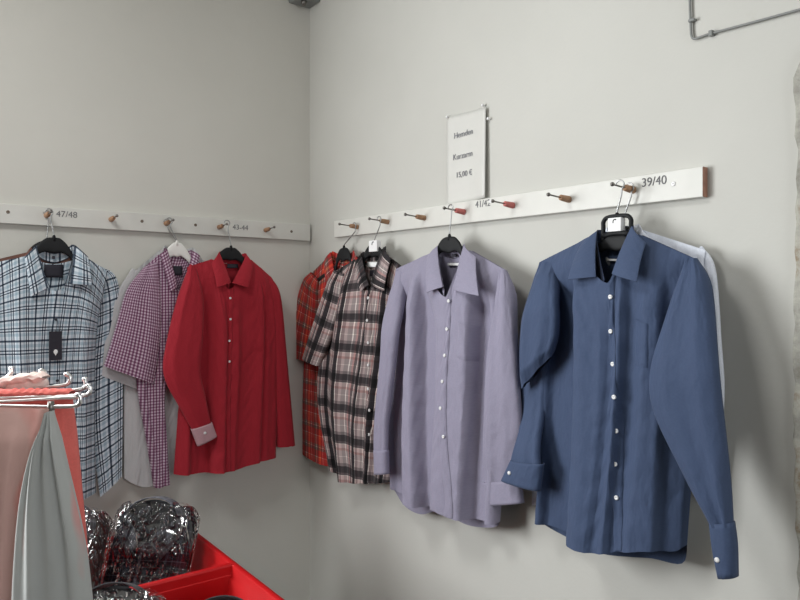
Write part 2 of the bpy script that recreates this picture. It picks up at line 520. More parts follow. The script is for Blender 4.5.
    # sleeves
    for i, sv in enumerate(s.get('sleeves', [])):
        mb = MB()
        strip(mb, fr, sv['L'], sv['R'], sv.get('th', 0.025), sv.get('n', 0.0), seed=seed * 7 + i, amp=sv.get('amp', 0.005), ends=sv.get('ends', (0.25, 1.0)), flat=sv.get('flat', 0.8))
        for ex in sv.get('extra', []):
            strip(mb, fr, ex['L'], ex['R'], ex.get('th', 0.02), ex.get('n', 0.0), seed=seed * 5 + i, amp=ex.get('amp', 0.003), ends=ex.get('ends', (0.5, 1.0)), flat=0.8)
        mb.build('sleeve', mat, r)
        if 'cuff' in sv:
            cu = sv['cuff']; mb = MB()
            strip(mb, fr, cu['L'], cu['R'], cu.get('th', 0.016), cu.get('n', sv.get('n', 0.0) if not callable(sv.get('n', 0.0)) else sv['n'](1.0)), rows=10, amp=0.001, ends=(1, 1), seed=seed)
            co = mb.build('cuff', cu.get('mat', mat), r, solid=0.002)
            if cu.get('label'): co['label'] = cu['label']
            for b in cu.get('btn', []):
                p = fr.WP(*b, cu.get('n', 0.0) + cu.get('th', 0.016) + 0.001)
                mb = MB(); mb.tube([p - fr.N * 0.003, p + fr.N * 0.001, p + fr.N * 0.0018], [0.005, 0.005, 0.003], 12)
                mb.build('button', bm_, r)
    # collar band (inside back of the collar) and leaves
    cl = s['collar']
    a, b = fr.WP(*cl['AL'], 0.0), fr.WP(*cl['AR'], 0.0)
    bt_ = fr.WP(*cl['bt'], -Db - 0.004)
    bw = cl.get('bw', 0.036)
    ctr = (a + b) / 2
    bl = fr.WP(*cl['BL'], cl.get('nB', Df + 0.002)); br = fr.WP(*cl['BR'], cl.get('nB', Df + 0.002))
    path = resample([bl, bl.lerp(a, 0.5) + (a - b).normalized() * 0.004, a, bt_.lerp(a, 0.45) - fr.N * 0.008 + (a - b) * 0.06, bt_, bt_.lerp(b, 0.45) - fr.N * 0.008 - (a - b) * 0.06, b, br.lerp(b, 0.5) - (a - b).normalized() * 0.004, br])
    mb = MB()
    def bandf(u, v):
        p = path(u).copy()
        k = bw * (0.55 + 0.45 * math.sin(math.pi * u))
        p.z -= k * v
        cdir = Vector((p.x - ctr.x, p.y - ctr.y, 0))
        return p - cdir * 0.03 * (1 - v)
    mb.grid(bandf, 48, 6, uvfn=lambda u, v: (u * 0.42, v * bw))
    mb.build('collar_band', cl.get('bandmat', inside or mat), r, solid=0.002)
    lm = cl.get('mat', mat)
    for q in cl['leaves']:
        leaf(r, fr, lm, q['A'], q['B'], q['C'], q['D'], q.get('nA', 0.002), q.get('nB', Df + 0.004), q.get('nC', Df + 0.014), q.get('nD', Df * 0.6 + 0.006))
    if 'label_px' in s:
        for (x0, y0, x1, y1, mm) in s['label_px']:
            nn = -Db + 0.004
            p0, p1, p2, p3 = fr.WP(x0, y0, nn), fr.WP(x1, y0, nn), fr.WP(x1, y1, nn + 0.004), fr.WP(x0, y1, nn + 0.004)
            mb = MB(); mb.grid(lambda u, v: p0.lerp(p1, u).lerp(p3.lerp(p2, u), v) + fr.N * 0.001, 4, 4)
            mb.build('neck_label', mm, r, solid=0.001)
    r['_n'] = 0
    return r

def hook_wire(parent, fr, start, peg, rad=0.0019, mat=None, flip=1, R=0.011):
    """wire hook from hanger neck 'start' over the peg centre 'peg' (world points in one plane)"""
    a0 = Vector(start); pg = Vector(peg)
    A = fr.A; Z = Vector((0, 0, 1))
    pts = [a0 - Z * 0.012, a0 + Z * 0.004]
    low = pg - Z * 0.022 + A * 0.004 * flip
    pts += [a0.lerp(low, 0.5) + Z * 0.002, low]
    for k in range(11):
        t = math.radians(-60 + 240 * k / 10)
        pts.append(pg + (A * math.cos(t) * flip + Z * math.sin(t)) * R)
    f = resample(pts)
    mb = MB(); mb.tube([f(i / 50) for i in range(51)], rad, 8)
    return mb.build('hook', mat or M['wire'], parent)

def hanger(label, group, fr, shl, shr, dome, dome_w, dome_h, peg_w, mat, n=-0.002, tagspec=None, frame=False, slope=None, flip=1):
    """broad shouldered coat hanger: shl, shr shoulder tips (px), dome = top centre (px), peg_w = world point of the wire over the peg"""
    a = fr.P(*shl, n); b = fr.P(*shr, n); d = fr.P(*dome, n)
    a.y -= 0.012; b.y -= 0.012
    a = a.lerp(Vector((d.x, a.y)), 0.10); b = b.lerp(Vector((d.x, b.y)), 0.10)
    r = root('clothes_hanger', fr.W(d.x, d.y, n), label, 'hanger', group)
    mb = MB()
    dome_w *= 1.3
    def zt(x):
        t = (d.x - x) / (d.x - a.x) if x < d.x else (x - d.x) / (b.x - d.x)
        e = a.y if x < d.x else b.y
        k = (x - d.x) / (dome_w / 2)
        arch = dome_h * (1 - min(1, abs(k)) ** 2.6) ** 0.55 if abs(k) < 1 else 0
        neck = d.y - dome_h
        z = neck + (e - neck) * max(0, (t - 0.12) / 0.88) ** 1.1
        return z + arch
    def fn(u, v):
        x = a.x + (b.x - a.x) * v
        z = zt(x)
        h = (0.018 + 0.016 * math.exp(-((x - d.x) / (dome_w * 0.55)) ** 2) + max(0, 1 - abs((x - d.x) / (dome_w / 2))) * dome_h * 0.35) / 2
        endk = min(1, min(v, 1 - v) / 0.03 + 0.25)
        th = 2 * math.pi * u
        return fr.W(x, z - h + sgnpow(math.sin(th), 0.7) * h * endk, n + sgnpow(math.cos(th), 0.7) * 0.005 * endk)
    if frame:
        # rounded open frame standing above the neck
        hw, hh = dome_w / 2, dome_h
        pts = []
        for x, z in [(-hw * 1.05, -hh * 1.25), (-hw, -hh * 0.5), (-hw, -0.012), (-hw * 0.75, -0.002), (0, 0), (hw * 0.75, -0.002), (hw, -0.012), (hw, -hh * 0.5), (hw * 1.05, -hh * 1.25)]:
            pts.append(fr.W(d.x + x, d.y + z, n))
        f = resample(pts); mb2 = MB(); mb2.tube([f(i / 40) for i in range(41)], 0.0052, 10)
        zc = d.y - hh * 0.95
        for k in range(2):
            pass
        mb2.tube([fr.W(d.x - hw * 1.03, d.y - hh * 0.98, n), fr.W(d.x - hw * .5, d.y - hh * 0.90, n), fr.W(d.x, d.y - hh * 0.87, n), fr.W(d.x + hw * .5, d.y - hh * 0.90, n), fr.W(d.x + hw * 1.03, d.y - hh * 0.98, n)], 0.0062, 10)
        mb2.build('neck_frame', mat, r)
        od = d.y; d = Vector((d.x, d.y - hh)); dome_h = 0.006; 
    mb.grid(fn, 16, 90, closed=True)
    b0 = mb.add(fn(0, 0)); 
    mb.build('hanger_arm', mat, r)
    if frame: d = Vector((d.x, od))
    mb = MB(); p = fr.W(d.x, d.y, n)
    mb.tube([p + Vector((0, 0, -0.012)), p + Vector((0, 0, 0.004)), p + Vector((0, 0, 0.008))], [0.006, 0.005, 0.003], 12)
    mb.build('collar_socket', mat, r)
    hook_wire(r, fr, p + Vector((0, 0, 0.004)), peg_w, flip=flip)
    if tagspec:
        (x0, y0, x1, y1) = tagspec
        p0 = fr.P(x0, y1, n + 0.01); p1 = fr.P(x1, y0, n + 0.01)
        mb = MB(); mb.box(fr.W(p0.x, p0.y, n - 0.007), fr.A * (p1.x - p0.x), fr.N * 0.018, (0, 0, p1.y - p0.y))
        t = mb.build('size_tag', M['tagw'], r, smooth=False, bevel=0.0015); t['label'] = 'white clip-on size tag'
        # dark hook-shaped slot printed on its face
        cx, cz = (p0.x + p1.x) / 2, p0.y + (p1.y - p0.y) * 0.72; e = (p1.y - p0.y)
        f = resample([fr.W(cx - e * .10, cz - e * .12, n + 0.0115), fr.W(cx - e * .07, cz + e * .08, n + 0.0115), fr.W(cx + e * .08, cz + e * .16, n + 0.0115), fr.W(cx + e * .16, cz + e * .10, n + 0.0115)])
        mb = MB(); mb.tube([f(i / 14) for i in range(15)], e * 0.035, 6)
        mb.build('slot', M['black'], t)
    return r

# ------------------------------------------------------------------ rails with pegs
def text_mesh(body, size, name, mat, parent, origin, ax, up, nrm, extrude=0.0004, align='LEFT'):
    cu = bpy.data.curves.new(name, 'FONT'); cu.body = body; cu.size = size; cu.extrude = extrude; cu.align_x = align
    o = bpy.data.objects.new(name, cu); C.objects.link(o)
    bpy.context.view_layer.update()
    dg = bpy.context.evaluated_depsgraph_get()
    me = bpy.data.meshes.new_from_object(o.evaluated_get(dg))
    bpy.data.objects.remove(o)
    me.name = name
    m4 = Matrix(((ax.x, up.x, nrm.x, origin.x), (ax.y, up.y, nrm.y, origin.y), (ax.z, up.z, nrm.z, origin.z), (0, 0, 0, 1)))
    me.transform(Matrix.Translation(-Vector(parent['_org'])) @ m4)
    me.materials.append(mat)
    t = bpy.data.objects.new(name, me); C.objects.link(t); t.parent = parent; t['_org'] = parent['_org']
    return t

PEGS = {}
def rail(key, label, frk, p00, p01, p10, p11, pegs, texts, screws, endmat, pinkset=(), hooks=()):
    """p00/p01 = left end bottom/top, p10/p11 = right end bottom/top in px on the board's front face"""
    th = 0.02
    fr = frk(th)
    a0, a1, b0, b1 = (fr.P(*p) for p in (p00, p01, p10, p11))
    c = fr.W(*((a0 + b0) / 2), -th)
    r = root('peg_rail', c, label, 'rail')
    mb = MB()
    cs = [fr.W(*q, n) for n in (-th, 0) for q in (a0, b0, b1, a1)]
    for p in cs: mb.add(p)
    mb.f = [(0, 1, 2, 3), (4, 5, 6, 7), (0, 1, 5, 4), (1, 2, 6, 5), (2, 3, 7, 6), (3, 0, 4, 7)]
    o = mb.build('board', M['rail'], r, smooth=False, bevel=0.002)
    if endmat:
        o.data.materials.append(endmat)
        for p in o.data.polygons:
            ctr = sum((o.data.vertices[i].co for i in p.vertices), Vector()) / 4
            if ctr.dot(fr.A) > max(v.co.dot(fr.A) for v in o.data.vertices) - 0.004: p.material_index = 1
    PEGS[key] = []
    for i, (px, py) in enumerate(pegs):
        q = fr.P(px, py, 0.0)
        pm = M['peg_pink'] if i in pinkset else M['peg']
        mb = MB()
        mk = lambda n, dz=0: fr.W(q.x, q.y + dz + n * 0.08, n)
        mb.tube([mk(-0.004), mk(0.004), mk(0.02), mk(0.032), mk(0.034)], [0.0088, 0.0088, 0.0082, 0.0074, 0.006], 16)
        pg = mb.build('peg', pm, r)
        mb = MB(); mb.tube([mk(0.03), mk(0.05), mk(0.074)], 0.0021, 8)
        pin = mb.build('pin', M['steel'], pg)
        mb = MB(); mb.tube([mk(0.073), mk(0.0745), mk(0.078), mk(0.0815), mk(0.083)], [0.002, 0.004, 0.0052, 0.004, 0.002], 12)
        mb.build('pin_head', M['steel'], pin)
        PEGS[key].append((q.x, q.y))
    for (px, py, col) in screws:
        q = fr.P(px, py)
        mb = MB(); mb.tube([fr.W(q.x, q.y, -0.003), fr.W(q.x, q.y, 0.001), fr.W(q.x, q.y, 0.0022), fr.W(q.x, q.y, 0.0016)], [0.0055, 0.0055, 0.004, 0.0015], 14)
        mb.build('screw', M[col], r)
    for (body, px, py, size) in texts:
        q = fr.P(px, py); slope = (b0 - a0).normalized()
        ax = fr.W(slope.x, slope.y, 0) - fr.W(0, 0, 0)
        up = ax.cross(fr.N) * -1
        t = text_mesh(body, size, 'size_numbers', M['ink'], r, fr.W(q.x, q.y, 0.0006), ax, up, fr.N)
        t['label'] = 'stencilled size numbers ' + body
    return r
rail('R', 'white peg rail on the right wall with seven pegs and sizes 39/40', FR, (334, 237.5), (334, 221), (703, 196.8), (703, 166),
     [(357.5, 227), (388, 222), (424.5, 218), (464, 212), (513, 205.5), (569, 199.5), (633, 190)],
     [('39/40', 641.5, 187, 0.0285), ('41/42', 475.5, 207.8, 0.028)], [(673.5, 184, 'tagw'), (490.5, 201.5, 'tagw')], M['rail_end'], pinkset=(3, 4))
rail('L', 'white peg rail on the left wall with five pegs and sizes 47/48', FL, (-60, 219.5), (-60, 199), (310.5, 241), (310.5, 224.5),
     [(46.5, 215.5), (111, 219.5), (166, 223.5), (219, 227.3), (265.5, 230.2)],
     [('47/48', 56, 216.5, 0.029), ('43-44', 232.5, 229.3, 0.028)], [(8, 212, 'screw'), (142, 221.2, 'screw'), (195.5, 225, 'screw'), (291.5, 231.5, 'screw')], None)

def pegpt(key, i, n_frame):
    a, z = PEGS[key][i]
    fr = n_frame
    return fr.W(a, z + 0.003 + (fr.c - 0.02) * 0.08, 0)

# ------------------------------------------------------------------ shirts on the right wall
GRP = 'shirts hanging on the wall rails'
# white shirt behind the blue one
fw = FR(0.034)
shirt('white shirt hanging behind the dark blue shirt', GRP, fw, dict(
    Df=0.012, Db=0.012, neckL=(604, 232), neckR=(640, 229), front=(622, 262), back=(622, 240), shL=(546, 262), shR=(705, 250),
    sideL=[(546, 262), (545, 330), (543, 420), (541, 488)], sideR=[(705, 250), (700, 330), (694, 430), (688, 526)],
    hem=[(541, 488), (560, 520), (600, 535), (640, 540), (670, 536), (688, 526)],
    sleeves=[dict(L=[(700, 247), (706, 330), (703, 420), (696, 500)], R=[(702, 246), (715, 268), (721, 340), (724, 400), (716, 500)], th=0.010, n=-0.008, amp=0.002),
             dict(L=[(548, 258), (540, 300), (536, 380), (533, 488)], R=[(552, 262), (556, 300), (552, 380), (545, 488)], th=0.009, n=-0.004, amp=0.002,
                  cuff=dict(L=[(533, 486), (533, 505)], R=[(543, 486), (543, 504)], th=0.009, n=-0.004))],
    collar=dict(AL=(606, 228), AR=(640, 225), bt=(623, 226), BL=(618, 258), BR=(626, 258), nB=0.014,
                leaves=[dict(A=(607, 228), B=(618, 258), C=(606, 272), D=(592, 244), nB=0.012, nC=0.014, nD=0.008), dict(A=(640, 225), B=(626, 258), C=(640, 270), D=(650, 238), nB=0.012, nC=0.014, nD=0.010)]),
), M['f_white'], seed=3)
hanger('black hanger holding the white shirt behind the blue one', None, fw, (548, 262), (703, 252), (622, 226), 0.06, 0.03, pegpt('R', 6, fw), M['black'], n=0.0)

fb = FR(0.070)
shirt('dark blue long-sleeved shirt below the 39/40 numbers, rightmost on the rail', GRP, fb, dict(
    pleats=[(0.24, 0.26, 0.24, 0.080), (0.515, 0.54, 0.05, 0.012), (0.70, 0.66, 0.07, 0.020), (0.92, 0.95, 0.08, 0.03)], Df=0.072, Db=0.016, neckL=(591, 237), neckR=(640, 234), front=(607, 283), back=(614, 246), shL=(540, 262), shR=(694, 258), un=0.30,
    sideL=[(540, 262), (545, 340), (543, 430), (537.5, 521)], sideR=[(694, 258), (697, 330), (696, 420), (687, 545)],
    hem=[(537.5, 520), (556, 532), (580, 546), (600, 553), (625, 553), (650, 553), (672, 556), (687, 549)],
    hemB=[(537.5, 521), (552, 531), (577, 545), (600, 556), (628, 560), (650, 562), (680, 568), (687, 549)],
    folds=[(0.36, 0.42, 0.05, 0.010), (0.62, 0.58, 0.05, 0.008)], amp=0.005,
    placket=[(612, 283), (613, 331), (614, 364), (616, 431), (618, 497), (619, 545)],
    buttons=[(611.7, 297), (613, 331), (614, 364.5), (616, 398), (616, 431.7), (616.7, 464), (618, 497)],
    pocket=((636, 318), (672, 368)),
    sleeves=[dict(L=[(686, 258), (668, 318), (652, 372), (655, 412), (683, 471), (712, 526)], R=[(697, 258), (708, 285), (717, 355), (724, 421), (730, 479), (733, 526)], th=lambda v: 0.030 - 0.010 * v, n=lambda v: 0.018 + 0.042 * smooth01(v * 2), amp=0.007, ends=(0.25, 0.8),
                  cuff=dict(L=[(711, 523), (714, 548), (720, 577)], R=[(733, 522), (736, 545), (736.5, 577)], th=0.018, n=0.060, btn=[(717, 560)])),
             dict(L=[(540, 262), (528, 303), (521, 348), (521.5, 389)], R=[(556, 262), (560, 300), (558, 332), (551, 357)], th=lambda v: 0.026 - 0.004 * v, n=lambda v: 0.004 + 0.042 * smooth01(v * 2), amp=0.005, ends=(0.25, 0.30),
                  extra=[dict(L=[(522, 335), (521, 385), (522, 430), (511, 464)], R=[(553, 330), (548, 380), (544, 430), (541, 470)], th=0.013, n=lambda v: 0.012 + 0.040 * smooth01((v - 0.5) / 0.5), amp=0.005, ends=(0.6, 0.8))],
                  cuff=dict(L=[(512, 460), (502.5, 480)], R=[(543, 464), (539.5, 491)], th=0.018, n=0.052, btn=[(509, 473)]))],
    collar=dict(AL=(596, 231), AR=(634, 226), bt=(616, 232), BL=(604, 279), BR=(612, 280), nB=0.068,
                leaves=[dict(A=(597, 231), B=(596, 277), C=(568, 280), D=(580, 247), nA=0.008, nD=0.028), dict(A=(632, 226), B=(612, 274), C=(637, 282), D=(646, 243), nA=0.008, nD=0.030)]),
    label_px=[(607, 259, 618, 261, M['tagw'])],
), M['f_blue'], inside=M['f_bluein'], seed=11)
hanger('black hanger with white size tag, above the dark blue shirt', None, fb, (544, 266), (690, 262), (617, 216), 0.058, 0.045, pegpt('R', 6, fb), M['black'], tagspec=(608, 217, 621, 232), frame=True, n=0.0)

# lilac
fl = FR(0.074)
shirt('plain lilac long-sleeved shirt between the brown plaid and blue shirts', GRP, fl, dict(
    pleats=[(0.15, 0.17, 0.17, 0.070), (0.36, 0.46, 0.09, 0.050), (0.84, 0.86, 0.09, 0.065)], Df=0.062, Db=0.02, neckL=(434, 252), neckR=(471, 250), front=(446, 297), back=(453, 259), shL=(396, 269), shR=(506, 270), un=0.30,
    sideL=[(396, 269), (393, 330), (389, 420), (392, 488)], sideR=[(506, 270), (509, 340), (507, 430), (500, 522)],
    hem=[(392, 487), (405, 498), (424, 506), (440, 506), (458, 515), (478, 520), (492, 521), (500, 518)],
    hemB=[(392, 488), (402, 506), (418, 515), (437, 512), (463, 525), (483, 528), (495, 527), (500, 522)],
    folds=[(0.56, 0.62, 0.07, 0.008)], amp=0.004,
    placket=[(449, 300), (447.8, 329), (444, 382), (443, 430), (449, 505)], buttons=[(449, 301), (447.8, 329), (445.5, 355), (443.5, 382), (442, 408), (445, 437)],
    pocket=((458, 322), (484, 362)),
    sleeves=[dict(L=[(500, 270), (497, 310), (489, 350), (485, 407), (483, 450), (486, 484)], R=[(506, 270), (513, 300), (517, 357), (520, 420), (521, 452), (520, 484)], th=lambda v: 0.026 - 0.008 * v, n=lambda v: 0.018 + 0.016 * smooth01(v * 3) - 0.026 * smooth01((v - 0.5) * 2), amp=0.006, ends=(0.25, 0.75),
                  cuff=dict(L=[(485, 482), (487, 505)], R=[(520, 480), (523, 503)], th=0.019, n=0.008)),
             dict(L=[(396, 270), (387, 311), (382, 353), (376, 417), (375, 450), (377, 472)], R=[(404, 272), (402, 320), (394, 370), (388, 420), (387, 450), (387, 472)], th=lambda v: 0.022 - 0.008 * v, n=lambda v: 0.006 + 0.046 * smooth01(v * 3), amp=0.004, ends=(0.25, 0.8),
                  cuff=dict(L=[(375.5, 450), (376, 474)], R=[(387, 450), (387.5, 474)], th=0.017, n=0.052))],
    collar=dict(AL=(437, 246), AR=(465, 245), bt=(451.5, 249), BL=(444, 290), BR=(452, 292), nB=0.058,
                leaves=[dict(A=(437.5, 246), B=(443, 287), C=(427, 293), D=(427.5, 258), nA=0.006, nD=0.026), dict(A=(464, 245), B=(454, 290), C=(479, 296), D=(476, 257), nA=0.006, nD=0.026)]),
    label_px=[(452.5, 254, 456, 257, M['lblack']), (448, 263, 461, 265.5, M['tagw'])],
), M['f_lilac'], seed=22)
hanger('black domed hanger holding the lilac shirt', None, fl, (399, 272), (503, 273), (449.5, 236.5), 0.098, 0.048, pegpt('R', 3, fl), M['black'])

# red plaid behind, brown plaid in front
fp = FR(0.034)
shirt('red and orange plaid short-sleeved shirt in the room corner', GRP, fp, dict(
    Df=0.010, Db=0.010, neckL=(328, 257), neckR=(357, 256), front=(343, 292), back=(343, 264), shL=(309, 276), shR=(385, 274),
    sideL=[(309, 276), (305, 340), (302.5, 400), (302.5, 454)], sideR=[(385, 274), (384, 340), (382, 400), (380, 470)],
    hem=[(302.5, 454), (314, 461), (326.5, 466), (345, 470), (365, 470), (380, 470)], wid=0.54,
    sleeves=[dict(L=[(311, 272), (304, 281), (296, 305), (289, 330), (287, 355)], R=[(318, 280), (318, 305), (316, 335), (312, 362)], th=0.018, n=0.012)],
    collar=dict(AL=(331, 252), AR=(354, 251), bt=(343, 255), BL=(338, 284), BR=(348, 284), nB=0.012,
                leaves=[dict(A=(331, 252), B=(338, 284), C=(328, 290), D=(324, 262), nB=0.012, nC=0.016, nD=0.008), dict(A=(354, 251), B=(348, 284), C=(358, 290), D=(361, 262), nB=0.012, nC=0.016, nD=0.008)]),
), M['f_redplaid'], seed=31)
hanger('black hanger holding the red plaid shirt near the corner', None, fp, (313, 277), (375, 276), (344, 247.5), 0.085, 0.055, pegpt('R', 0, fp), M['black'], n=0.004)

fq = FR(0.058)
shirt('brown and black plaid short-sleeved shirt left of the lilac one', GRP, fq, dict(
    pleats=[(0.16, 0.18, 0.08, 0.014), (0.46, 0.44, 0.06, 0.012), (0.78, 0.80, 0.08, 0.014)], Df=0.032, Db=0.012, neckL=(357, 259), neckR=(390, 257), front=(368, 290), back=(374, 264), shL=(334, 272), shR=(408, 271), un=0.32,
    sideL=[(334, 272), (322, 340), (318, 400), (330, 466)], sideR=[(408, 271), (408, 340), (403, 400), (392, 482)],
    hem=[(330, 466), (338, 478), (350, 483), (362, 484), (375, 484), (392, 483)], wid=0.54,
    folds=[(0.12, 0.14, 0.05, -0.018), (0.3, 0.33, 0.06, 0.018), (0.64, 0.62, 0.05, -0.016), (0.84, 0.84, 0.05, 0.012)], amp=0.006,
    placket=[(369, 296), (369, 340), (368, 388), (370, 440), (370, 482)], buttons=[(369, 298), (368.5, 320.5), (369, 342), (369, 365.5), (369, 388.6), (370, 411), (370, 434)],
    sleeves=[dict(L=[(334, 270), (324, 295), (314, 325), (304, 358)], R=[(344, 274), (342, 300), (334, 330), (320, 366)], th=0.022, n=0.018, ends=(0.3, 1))],
    collar=dict(AL=(361, 253), AR=(386, 247), bt=(374, 251), BL=(368, 285), BR=(372, 286), nB=0.038,
                leaves=[dict(A=(361.5, 253), B=(369, 285), C=(361, 292), D=(355, 267), nA=0.006, nD=0.022), dict(A=(384, 247), B=(370.5, 284), C=(384, 291), D=(391, 258), nA=0.006, nD=0.022)]),
    label_px=[(368, 262, 379, 267, M['tagw']), (370, 270, 376, 276, M['lblack'])],
), M['f_brownplaid'], seed=35)
hanger('black hanger with white size tag, above the brown plaid shirt', None, fq, (338, 275), (402, 273), (374, 244), 0.10, 0.035, pegpt('R', 1, fq), M['black'], tagspec=(369, 240, 377, 252))

# ------------------------------------------------------------------ shirts on the left wall
fr_red = FL(0.098)
shirt('bright red long-sleeved shirt with one pinkish turned cuff', GRP, fr_red, dict(
    pleats=[(0.20, 0.26, 0.16, 0.030), (0.46, 0.46, 0.04, 0.010), (0.60, 0.58, 0.05, 0.012), (0.86, 0.88, 0.10, 0.022)], Df=0.044, Db=0.02, neckL=(212, 259), neckR=(250, 259), front=(229, 289), back=(230, 264), shL=(187, 267), shR=(271, 277), un=0.34,
    sideL=[(187, 267), (186, 330), (179, 400), (173.5, 474)], sideR=[(271, 277), (277, 330), (277, 400), (276, 457)],
    hem=[(173.5, 474), (190, 475), (213, 472.5), (236, 469), (255, 462), (276, 456)],
    folds=[(0.2, 0.26, 0.05, -0.016), (0.36, 0.40, 0.06, 0.012), (0.70, 0.66, 0.06, -0.012), (0.85, 0.87, 0.05, 0.014)], amp=0.004,
    placket=[(230, 290), (230, 320), (229, 362), (228.5, 420), (228, 470)], buttons=[(230, 299), (230, 320), (229.3, 341), (228.6, 362)], b_r=0.0042, pl_w=0.013,
    pocket=((238, 322), (262, 350)),
    sleeves=[dict(L=[(190, 264), (176, 302), (167, 337), (162.5, 366), (167, 385), (178, 405), (192, 430)], R=[(196, 268), (203, 300), (202, 340), (200, 370), (205, 395), (211, 424)], th=lambda v: 0.028 - 0.012 * v, n=lambda v: 0.012 + 0.030 * smooth01(v * 1.5), amp=0.005, ends=(0.25, 0.7),
                  cuff=dict(L=[(191, 429), (197.5, 446)], R=[(211.5, 422), (216.5, 436)], th=0.016, n=0.042, mat=M['f_cuffgrey'], label='turned back pinkish grey cuff', btn=[(205, 433)])),
             dict(L=[(266, 276), (270, 310), (273, 370), (277, 447)], R=[(271, 277), (280, 297), (287, 365), (294.5, 445)], th=0.022, n=0.0)],
    collar=dict(AL=(219, 252), AR=(247, 254), bt=(233, 255), BL=(229, 283), BR=(234, 283), nB=0.042,
                leaves=[dict(A=(219, 252), B=(231, 283), C=(217, 287.5), D=(211.5, 263), nA=0.004, nD=0.022), dict(A=(246.5, 254.5), B=(232, 283), C=(248, 288), D=(253, 265), nA=0.004, nD=0.022)]),
    label_px=[(227, 264, 238, 268, M['lblack'])],
), M['f_red'], seed=41)
hanger('black hanger holding the red shirt', None, fr_red, (190, 270), (268, 279), (231, 247.5), 0.10, 0.045, pegpt('L', 3, fr_red), M['black'])

fgr = FL(0.030)
shirt('plain grey short-sleeved shirt behind the purple gingham shirt', GRP, fgr, dict(
    Df=0.010, Db=0.012, neckL=(160, 250), neckR=(196, 252), front=(178, 275), back=(178, 256), shL=(130, 275), shR=(222, 282),
    sideL=[(130, 275), (126, 340), (124, 400), (124, 478)], sideR=[(222, 282), (218, 340), (205, 400), (186, 465)],
    hem=[(124, 478), (132, 483), (145, 487), (160, 482), (172, 474), (186, 465)],
    sleeves=[dict(L=[(132, 268), (117, 292), (107, 316), (99.5, 345), (94, 373)], R=[(146, 275), (147, 300), (146, 330), (144, 360), (142, 391)], th=0.012, n=0.010, amp=0.003, ends=(0.4, 1))],
    collar=dict(AL=(164, 246), AR=(194, 248), bt=(179, 250), BL=(174, 274), BR=(184, 274), nB=0.012,
                leaves=[dict(A=(164, 246), B=(174, 274), C=(164, 282), D=(157, 256), nB=0.01, nC=0.012, nD=0.006), dict(A=(194, 248), B=(184, 274), C=(194, 282), D=(201, 258), nB=0.01, nC=0.012, nD=0.006)]),
), M['f_grey'], seed=45)
hanger('black hanger holding the grey shirt, edge showing left of the white hanger', None, fgr, (134, 278), (218, 285), (177, 244.5), 0.09, 0.035, pegpt('L', 2, fgr), M['black'], n=0.0)

fg = FL(0.058)
shirt('purple gingham short-sleeved shirt partly hidden by the red shirt', GRP, fg, dict(
    Df=0.018, Db=0.010, neckL=(159, 254), neckR=(196, 256), front=(178, 290), back=(178, 259), shL=(140, 271), shR=(216, 280),
    sideL=[(140, 271), (136, 330), (137, 387), (146, 440), (153.5, 487)], sideR=[(216, 280), (186, 330), (166, 388), (167, 440), (170, 484)],
    hem=[(153.5, 487), (158, 488), (164, 486), (170, 484)], wid=0.46, uvx=True,
    sleeves=[dict(L=[(144, 267), (127, 289), (118, 318), (110, 345), (103.5, 366)], R=[(158, 262), (160, 290), (161, 320), (159, 352), (154, 384)], th=0.018, n=0.014, amp=0.003, ends=(0.35, 1)) ],
    collar=dict(AL=(163.5, 249), AR=(193, 251), bt=(179, 252.5), BL=(174, 288), BR=(182, 288), nB=0.018,
                leaves=[dict(A=(167, 249), B=(177.5, 286), C=(170, 292), D=(160, 254), nB=0.022, nC=0.026, nD=0.014), dict(A=(193, 251), B=(182, 286), C=(192, 292), D=(200, 256), nB=0.022, nC=0.024, nD=0.012)]),
    label_px=[(173, 266, 182, 275, M['lblack'])],
), M['f_gingham'], seed=47)
hanger('white hanger holding the purple gingham shirt', None, fg, (146, 274), (210, 281), (177, 242.5), 0.10, 0.055, pegpt('L', 2, fg), M['whitep'], n=0.0)

fbr = FL(0.030)
shirt('brown shirt hidden behind the blue and white checked shirt', GRP, fbr, dict(
    Df=0.010, Db=0.012, neckL=(28, 252), neckR=(70, 252), front=(48, 280), back=(48, 257), shL=(-14, 262), shR=(96, 268),
    sideL=[(-14, 262), (-12, 330), (-8, 400), (-6, 470)], sideR=[(96, 268), (93, 330), (91, 400), (90, 470)],
    hem=[(-6, 470), (20, 478), (50, 482), (75, 478), (90, 470)],
    collar=dict(AL=(31, 247), AR=(68, 247), bt=(49, 250), BL=(44, 276), BR=(54, 276), nB=0.012,
                leaves=[dict(A=(31, 247), B=(44, 276), C=(32, 284), D=(23, 257), nB=0.01, nC=0.012, nD=0.006), dict(A=(68, 247), B=(54, 276), C=(66, 284), D=(76, 257), nB=0.01, nC=0.012, nD=0.006)]),
), M['f_brown'], seed=51)
hanger('black hanger holding the brown shirt behind the checked one', None, fbr, (-8, 264), (90, 270), (47, 241), 0.10, 0.045, pegpt('L', 0, fbr), M['black'], n=0.0)

